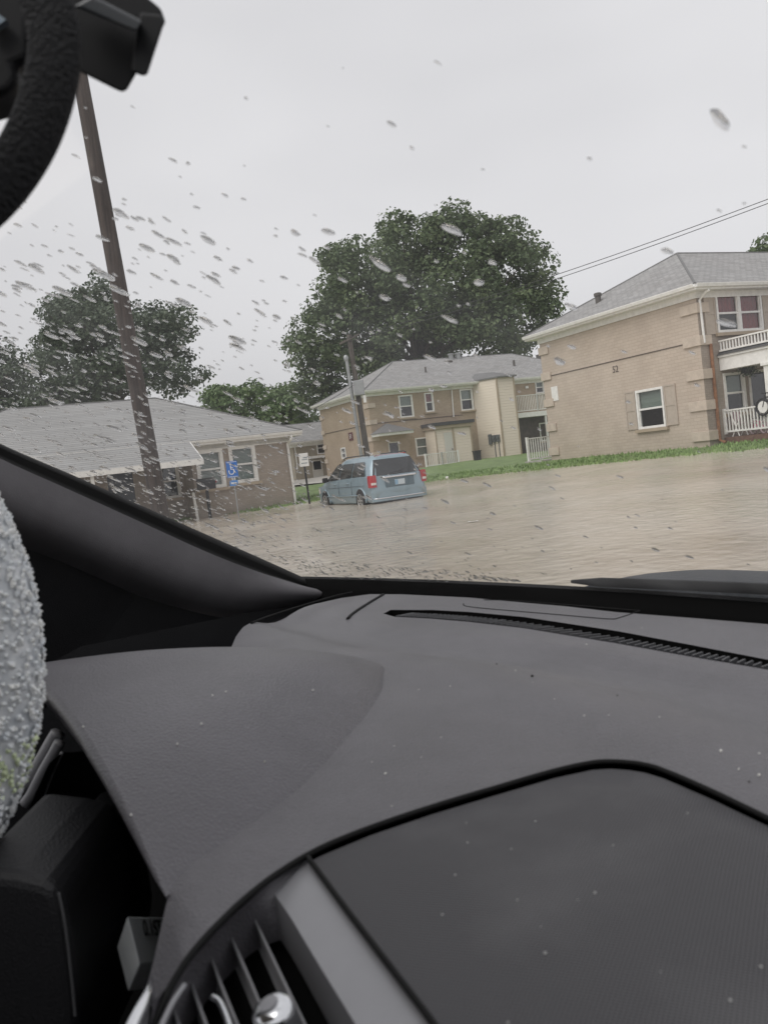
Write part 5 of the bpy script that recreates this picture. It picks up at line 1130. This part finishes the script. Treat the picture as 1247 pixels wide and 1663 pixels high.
# --- bonnet, cowl and wiper outside the glass
M_BONNET = mat('wet_dark_paint', (.02, .024, .03, 1), .5, spec=.4, coat=0, bump=.25, bscale=160)
def bon_z(l, h):
    c = (l-LC)/.62
    return ZD-.004-.035*smooth(.75, 1.0, abs(c))*abs(c) - .13*smooth(.78, 1.5, h)-.10*smooth(1.25, 2.0, h) - .010*abs(c)**3
mb = MB(); rows = []
for i in range(31):
    t = i/30; r_ = []
    for j in range(41):
        u = -1+2*j/40; l = LC+u*.66; h = .775-.07*u*u+t*(1.1-.1*u*u); r_.append(loc(l, h, bon_z(l, h)))
    rows.append(r_)
back = [p+Vector((0, .012, -.035)) for p in rows[0]]
mb.loft([back]+rows+[[p+Vector((0, .03, -.3)) for p in rows[-1]]]); mb.build('bonnet', M_BONNET, car, True)
mb = MB(); us = [i/30 for i in range(-30, 31)]
mb.loft([[g_pt(u, 0)+Vector((0, .004, -.004)) for u in us], [g_pt(u, 0)+Vector((0, .02, -.022)) for u in us], [g_pt(u, 0)+Vector((0, .06, -.032)) for u in us], [g_pt(u, 0)+Vector((0, .18, -.05)) for u in us]]); mb.build('cowl_panel', mat('wet_black_plastic', (.02, .022, .024, 1), .25, bump=.4, bscale=120), car, True)
wp = [g_pt(.47-.045*i, .004+.0017*i, .008) for i in range(24)]
wi = MB().tube(wp, [.002]+[.0055]*22+[.002], 7).build('wiper', M_RUB, car, True)
MB().tube([g_pt(.10, .012, .014), g_pt(-.05, .008, .016), g_pt(-.2, -.02, .012)], [.003, .005, .006], 7).build('wiper_arm', M_RUB, wi, True)
# --- mirror mount with curved strap, upper left
M_MIR = mat('mirror_black', (.006, .0065, .008, 1), .5, spec=.3)
mm_ = empty('mirror_mount', pY(160, 40, .30)); mm_.parent = car; o_ = Vector(mm_.location); AWAY = (o_-Vector((0, 0, EYE.z))).normalized()
def pyo(x, y, Y): return pY(x, y, Y)-o_
MB().prism([pyo(x, y, .30) for x, y in [(60, -60), (150, -58), (238, -6), (262, 14), (270, 36), (206, 148), (197, 150), (120, 112), (96, 90)]], AWAY*.03).build('housing', M_MIR, mm_, bevel=.003)
MB().prism([pyo(x, y, .292) for x, y in [(228, 20), (262, 24), (268, 36), (240, 122), (232, 124), (214, 116)]], AWAY*.03).build('housing_end', M_MIR, mm_, bevel=.002)
MB().prism([pyo(x, y, .285) for x, y in [(120, 10), (150, -8), (232, 34), (222, 52)]], AWAY*.01).build('sensor_window', mat('sensor_grey', (.05, .055, .06, 1), .2), mm_, bevel=.001)
M_STRAP = mat('woven_strap', (.016, .017, .02, 1), .75, bump=.8, bscale=700, stretch=(1, 1, 1))
ct = spline([pY(x, y, .27) for x, y in [(30, -90), (66, -20), (86, 40), (88, 100), (76, 160), (54, 220), (22, 275), (-15, 320), (-60, 360)]], 6)
strap = empty('hanging_strap', Vector((0, 0, 0)), 0, 'black woven strap hanging in a curve at the upper left, before the mirror mount', 'strap')
strap.location = car.matrix_world @ ct[0] if False else Matrix.Rotation(CAR, 4, 'Z') @ ct[0]; strap.rotation_euler = (0, 0, CAR)
mb = MB(); rows = []
for i, c in enumerate(ct):
    t = (ct[min(i+1, len(ct)-1)]-ct[max(i-1, 0)]).normalized(); vd = (c-Vector((0, 0, EYE.z))).normalized(); sx = t.cross(vd).normalized(); wv = .0078
    rows.append([c-ct[0]+sx*wv*math.cos(R(a))+vd*.0035*math.sin(R(a)) for a in range(0, 360, 30)])
mb.loft(rows, closed=True, cap=True).build('webbing', M_STRAP, strap, True)
mk = MB(); mk.prism([pY(x, y, .31)-ct[0] for x, y in [(-60, -60), (40, -60), (48, 20), (44, 95), (22, 105), (28, 128), (14, 148), (-60, 170)]], DV*.02); mk.build('clip', M_MIR, strap, bevel=.003)
MB().prism([pY(x, y, .305)-ct[0] for x, y in [(-20, 14), (0, 24), (10, 32), (-20, 52)]], DV*.003).build('clip_glint', mat('clip_glint_blue', (.35, .42, .48, 1), .1), strap)  # pale chip on the clip, a glint put into its colour
# --- little carton standing in the nook beside the wheel
Yb = .40
cb = empty('small_carton', Vector((0, 0, 0)), 0, 'small grey-white carton with dark lettering tucked in the nook beside the visor', 'box')
f0, f1, f2, f3 = pY(207, 1488, Yb), pY(290, 1490, Yb+.06), pY(300, 1580, Yb+.05), pY(222, 1546, Yb-.005)
g0_, g3_ = pY(190, 1537, Yb+.03), pY(200, 1585, Yb+.025)
RC = Matrix.Rotation(CAR, 4, 'Z'); cb.location = RC @ f3; cb.rotation_euler = (0, 0, CAR)
e_w = f1-f0; e_h = f3-f0; e_d = g0_-f0
M_CARD = mat('carton_card', (.66, .69, .70, 1), .6, var=.08, vscale=60)
MB().obox(f0-f3, e_w, e_h*1.35, e_d).build('carton', M_CARD, cb, bevel=.0008)
ux = e_w.normalized(); uz = ux.cross(-e_h).normalized(); uy = uz.cross(ux)
if uz.dot(f0-Vector((0, 0, EYE.z))) > 0: uz = -uz
mm = Matrix((ux, uy, uz)).transposed().to_4x4(); mm.translation = (f0-f3)+e_w*.36+e_h*.38+uz*.0012
text('0.1ST', .011, 'lettering', M_BLACK, cb, mm, .0002)
# --- crumbs and dust on the dashboard
M_CR = mat('crumb_white', (.75, .74, .70, 1), .6); M_CR2 = mat('speck_grey', (.4, .4, .39, 1), .7); M_CRD = mat('crumb_dark', (.02, .018, .016, 1), .7)
def crumb(px, py, s, m_, label, grp, z=None, kind='crumb'):
    p = pz(px, py, ZD); zz = dash_z(p.x, p.y) if z is None else z
    for _ in range(2):
        p = pz(px, py, zz-EYE.z); zz = dash_z(p.x, p.y) if z is None else z
    P = RC @ Vector((p.x, p.y, zz)); mb = MB(); rn = random.Random(int(px*7+py))
    rows = [[Vector((math.cos(math.tau*j/6)*r*s*rn.uniform(.6, 1.2), math.sin(math.tau*j/6)*r*s*rn.uniform(.6, 1.2), h*s)) for j in range(6)] for r, h in ((.7, -.1), (1, .5), (.5, 1.1))]
    return tag(mb.loft(rows, closed=True, cap=True).build(kind, m_, None, loc=P), label, 'crumb', grp)
for x, y, s in ((837, 1090, .0007), (900, 1136, .0005), (948, 1163, .0007), (988, 1162, .0005), (1070, 1165, .0006), (1170, 1221, .0012), (1232, 1224, .0006), (1199, 1250, .0007), (1232, 1260, .0010), (952, 1047, .0009), (865, 1108, .0005), (731, 1115, .0007), (1042, 1020, .0006), (680, 1120, .0005), (626, 1257, .0009), (604, 1238, .0005), (636, 1310, .0006), (640, 1212, .0005), (684, 1230, .0005), (716, 1198, .0005)):
    crumb(x, y, s*.8, M_CR, 'tiny white crumb lying on the smooth grey dashboard top', 'white crumbs on the dashboard top')
for x, y, s in ((806, 1077, .0009), (864, 1099, .0012), (1002, 1130, .0006), (1216, 1270, .0005)):
    crumb(x, y, s, M_CRD, 'tiny dark crumb lying on the smooth grey dashboard top', 'dark crumbs on the dashboard top')
for x, y, s in ((869, 1335, .0010), (759, 1369, .0008), (830, 1380, .0008), (995, 1374, .0008), (739, 1422, .0010), (966, 1452, .0013), (938, 1463, .0007), (840, 1463, .0008), (718, 1486, .0008), (1116, 1321, .0007), (885, 1549, .0010), (878, 1506, .0006), (1235, 1571, .0009), (1185, 1626, .0010), (825, 1662, .0008), (757, 1337, .0006), (1072, 1580, .0007)):
    crumb(x, y, s*.62, M_CR2, 'tiny pale speck lying on the black speaker mesh', 'specks on the speaker mesh', EYE.z+ZD+.0022)
P = pz(178, 1176, ZD+.03)
mb = MB(); mb.lathe([(-.0035, .0005), (-.002, .0016), (.0005, .0018), (.003, .0006)], (0, 0, 0), (.2, .4, 1), 8)
for a in range(0, 360, 60): mb.tube([(0, 0, 0), (math.cos(R(a))*.002, math.sin(R(a))*.002, .001), (math.cos(R(a))*.003, math.sin(R(a))*.003, -.001)], .0003, 4)
tag(mb.build('dead_fly', M_CRD, None, loc=RC @ P), 'small dark fly-like speck on the left of the arched instrument visor', 'insect')
for x, y in ((145, 1178), (348, 1125), (362, 1127), (509, 1126), (425, 1233), (432, 1234), (331, 1180), (290, 1205), (220, 1308)):
    Pq = None
    best = None
    for i in range(0, 27):
        for j in range(0, 45):
            p_ = hood_pt(i/26, j/44); w_ = p_-Vector((0, 0, EYE.z)); W_ = RC.to_3x3() @ w_
            zf = W_.dot(FWD); sx_, sy_ = 623.5+FPX*W_.dot(CU)/zf, 831.5+FPX*W_.dot(CV)/zf; d = (sx_-x)**2+(sy_-y)**2
            if best is None or d < best[0]-30 or (d < best[0]+30 and zf < best[2]): best = (d, p_, zf)
    s = .0006; mb = MB(); mb.lathe([(-.2*s, s), (.6*s, .9*s), (1.2*s, .4*s)], (0, 0, 0), (0, 0, 1), 6)
    tag(mb.build('crumb', M_CR, None, loc=RC @ (best[1]+Vector((0, 0, .0004)))), 'tiny white crumb lying on the arched instrument visor', 'crumb', 'white crumbs on the visor')
# --- raindrops on the outside of the windshield
M_DROP = bpy.data.materials.new('rain_water'); M_DROP.use_nodes = True; nt = M_DROP.node_tree; p = nt.nodes['Principled BSDF']
p.inputs['Base Color'].default_value = (1, 1, 1, 1); p.inputs['Transmission Weight'].default_value = 1; p.inputs['IOR'].default_value = 1.33; p.inputs['Roughness'].default_value = 0
tr_ = nt.nodes.new('ShaderNodeBsdfTransparent'); ms_ = nt.nodes.new('ShaderNodeMixShader'); ms_.inputs[0].default_value = .33       # thin edges let the view straight through
nt.links.new(p.outputs[0], ms_.inputs[1]); nt.links.new(tr_.outputs[0], ms_.inputs[2]); nt.links.new(ms_.outputs[0], nt.nodes['Material Output'].inputs[0])
rnd = random.Random(21); mb = MB()
def to_px(P):
    W_ = RC.to_3x3() @ (P-Vector((0, 0, EYE.z))); zf = W_.dot(FWD)
    return (623.5+FPX*W_.dot(CU)/zf, 831.5+FPX*W_.dot(CV)/zf, zf)
def drop(u, t, r, el=1.0, skew=0, flat=1):
    c = g_pt(u, t); a = g_pt(u+.004, t)-c; b = g_pt(u, t+.006)-c; a.normalize(); n = a.cross(b).normalized()
    if n.z < 0: n = -n
    b = n.cross(a).normalized(); hgt = r*flat*rnd.uniform(.08, .18); K = 16
    ph = [rnd.uniform(0, math.tau) for _ in range(3)]; am = [rnd.uniform(0, .16), rnd.uniform(0, .12), rnd.uniform(0, .08)]
    base = len(mb.v); rows = []
    for rr, hh in ((1, 0), (.98, .45), (.935, .82), (.86, .97), (.5, 1.0)):
        row_ = []
        for j in range(K):
            an = math.tau*j/K; q = r*rr*(1+am[0]*math.cos(2*an+ph[0])+am[1]*math.cos(3*an+ph[1])+am[2]*math.cos(5*an+ph[2]))
            x_, y_ = q*math.cos(an), q*math.sin(an)*el
            row_.append(c+a*(x_+skew*y_)+b*y_+n*(.0006+hgt*hh))
        rows.append(row_)
    mb.loft(rows, closed=True); k0 = base+4*K; mb.v.append(tuple(c+n*(.0006+hgt))); top = len(mb.v)-1
    for j in range(K): mb.f.append((k0+j, k0+(j+1) % K, top))
    mb.f.append(tuple(base+j for j in reversed(range(K))))
def dens(x, y):
    """how wet the glass is: left and near the pillar most, the wiped middle little, the unwiped foot a lot"""
    edge_y = interp([(-140, 650), (0, 720), (250, 830), (505, 941)], x)
    d = .2 + .6*smooth(620, 120, x)*smooth(150, 480, y) + 1.6*smooth(110, 10, abs(edge_y-y))*(x < 470)
    d += .28*smooth(300, 420, y)*smooth(1000, 600, x)
    return d
n_ok = 0
for _ in range(60000):
    if n_ok > 2500: break
    u, t = rnd.uniform(-.6, 1.12), rnd.uniform(.02, .98)
    x, y, zf = to_px(g_pt(u, t))
    if not (-160 < x < 1400 and -140 < y < 940): continue
    # thin out by foreshortening so that near glass is not crowded
    if rnd.random() > dens(x, y)*min(1, (zf/.9)**1.3): continue
    if y > 700 and x > 500 and rnd.random() < .6: continue
    k = rnd.random(); r = .0009+.0012*rnd.random() if k < .62 else (.002+.002*rnd.random() if k < .93 else .004+.003*rnd.random())
    if y < 350 and x > 350: r *= .5
    r *= .82
    if x > 430: r = min(r, .0034)
    drop(u, t, r, rnd.uniform(.8, 1.7) if rnd.random() < .93 else rnd.uniform(1.7, 2.4), rnd.uniform(-.3, .3)); n_ok += 1
for _ in range(420):                            # fine beads left below the wiper's sweep
    x = rnd.uniform(525, 880); yb = 945; yt_ = interp([(520, 925), (600, 908), (660, 905), (740, 912), (870, 940)], x); y = rnd.uniform(yt_, yb)
    P = pz(x, y+4, ZD); u = (-P.x-LC)/.944
    if abs(u) > .98: continue
    # walk up the glass until the point shows at y
    tt = min((abs(to_px(g_pt(u, q/400))[1]-y), q/400) for q in range(0, 60))[1]
    drop(u, tt, rnd.uniform(.0009, .0022), rnd.uniform(1, 2.2), rnd.uniform(-.4, .4), .45)
dr_ = mb.build('raindrops', M_DROP, None, True, recalc=False)
dr_.rotation_euler = (0, 0, CAR)
tag(dr_, 'clear raindrops scattered over the windshield glass', 'raindrops', kind='stuff')
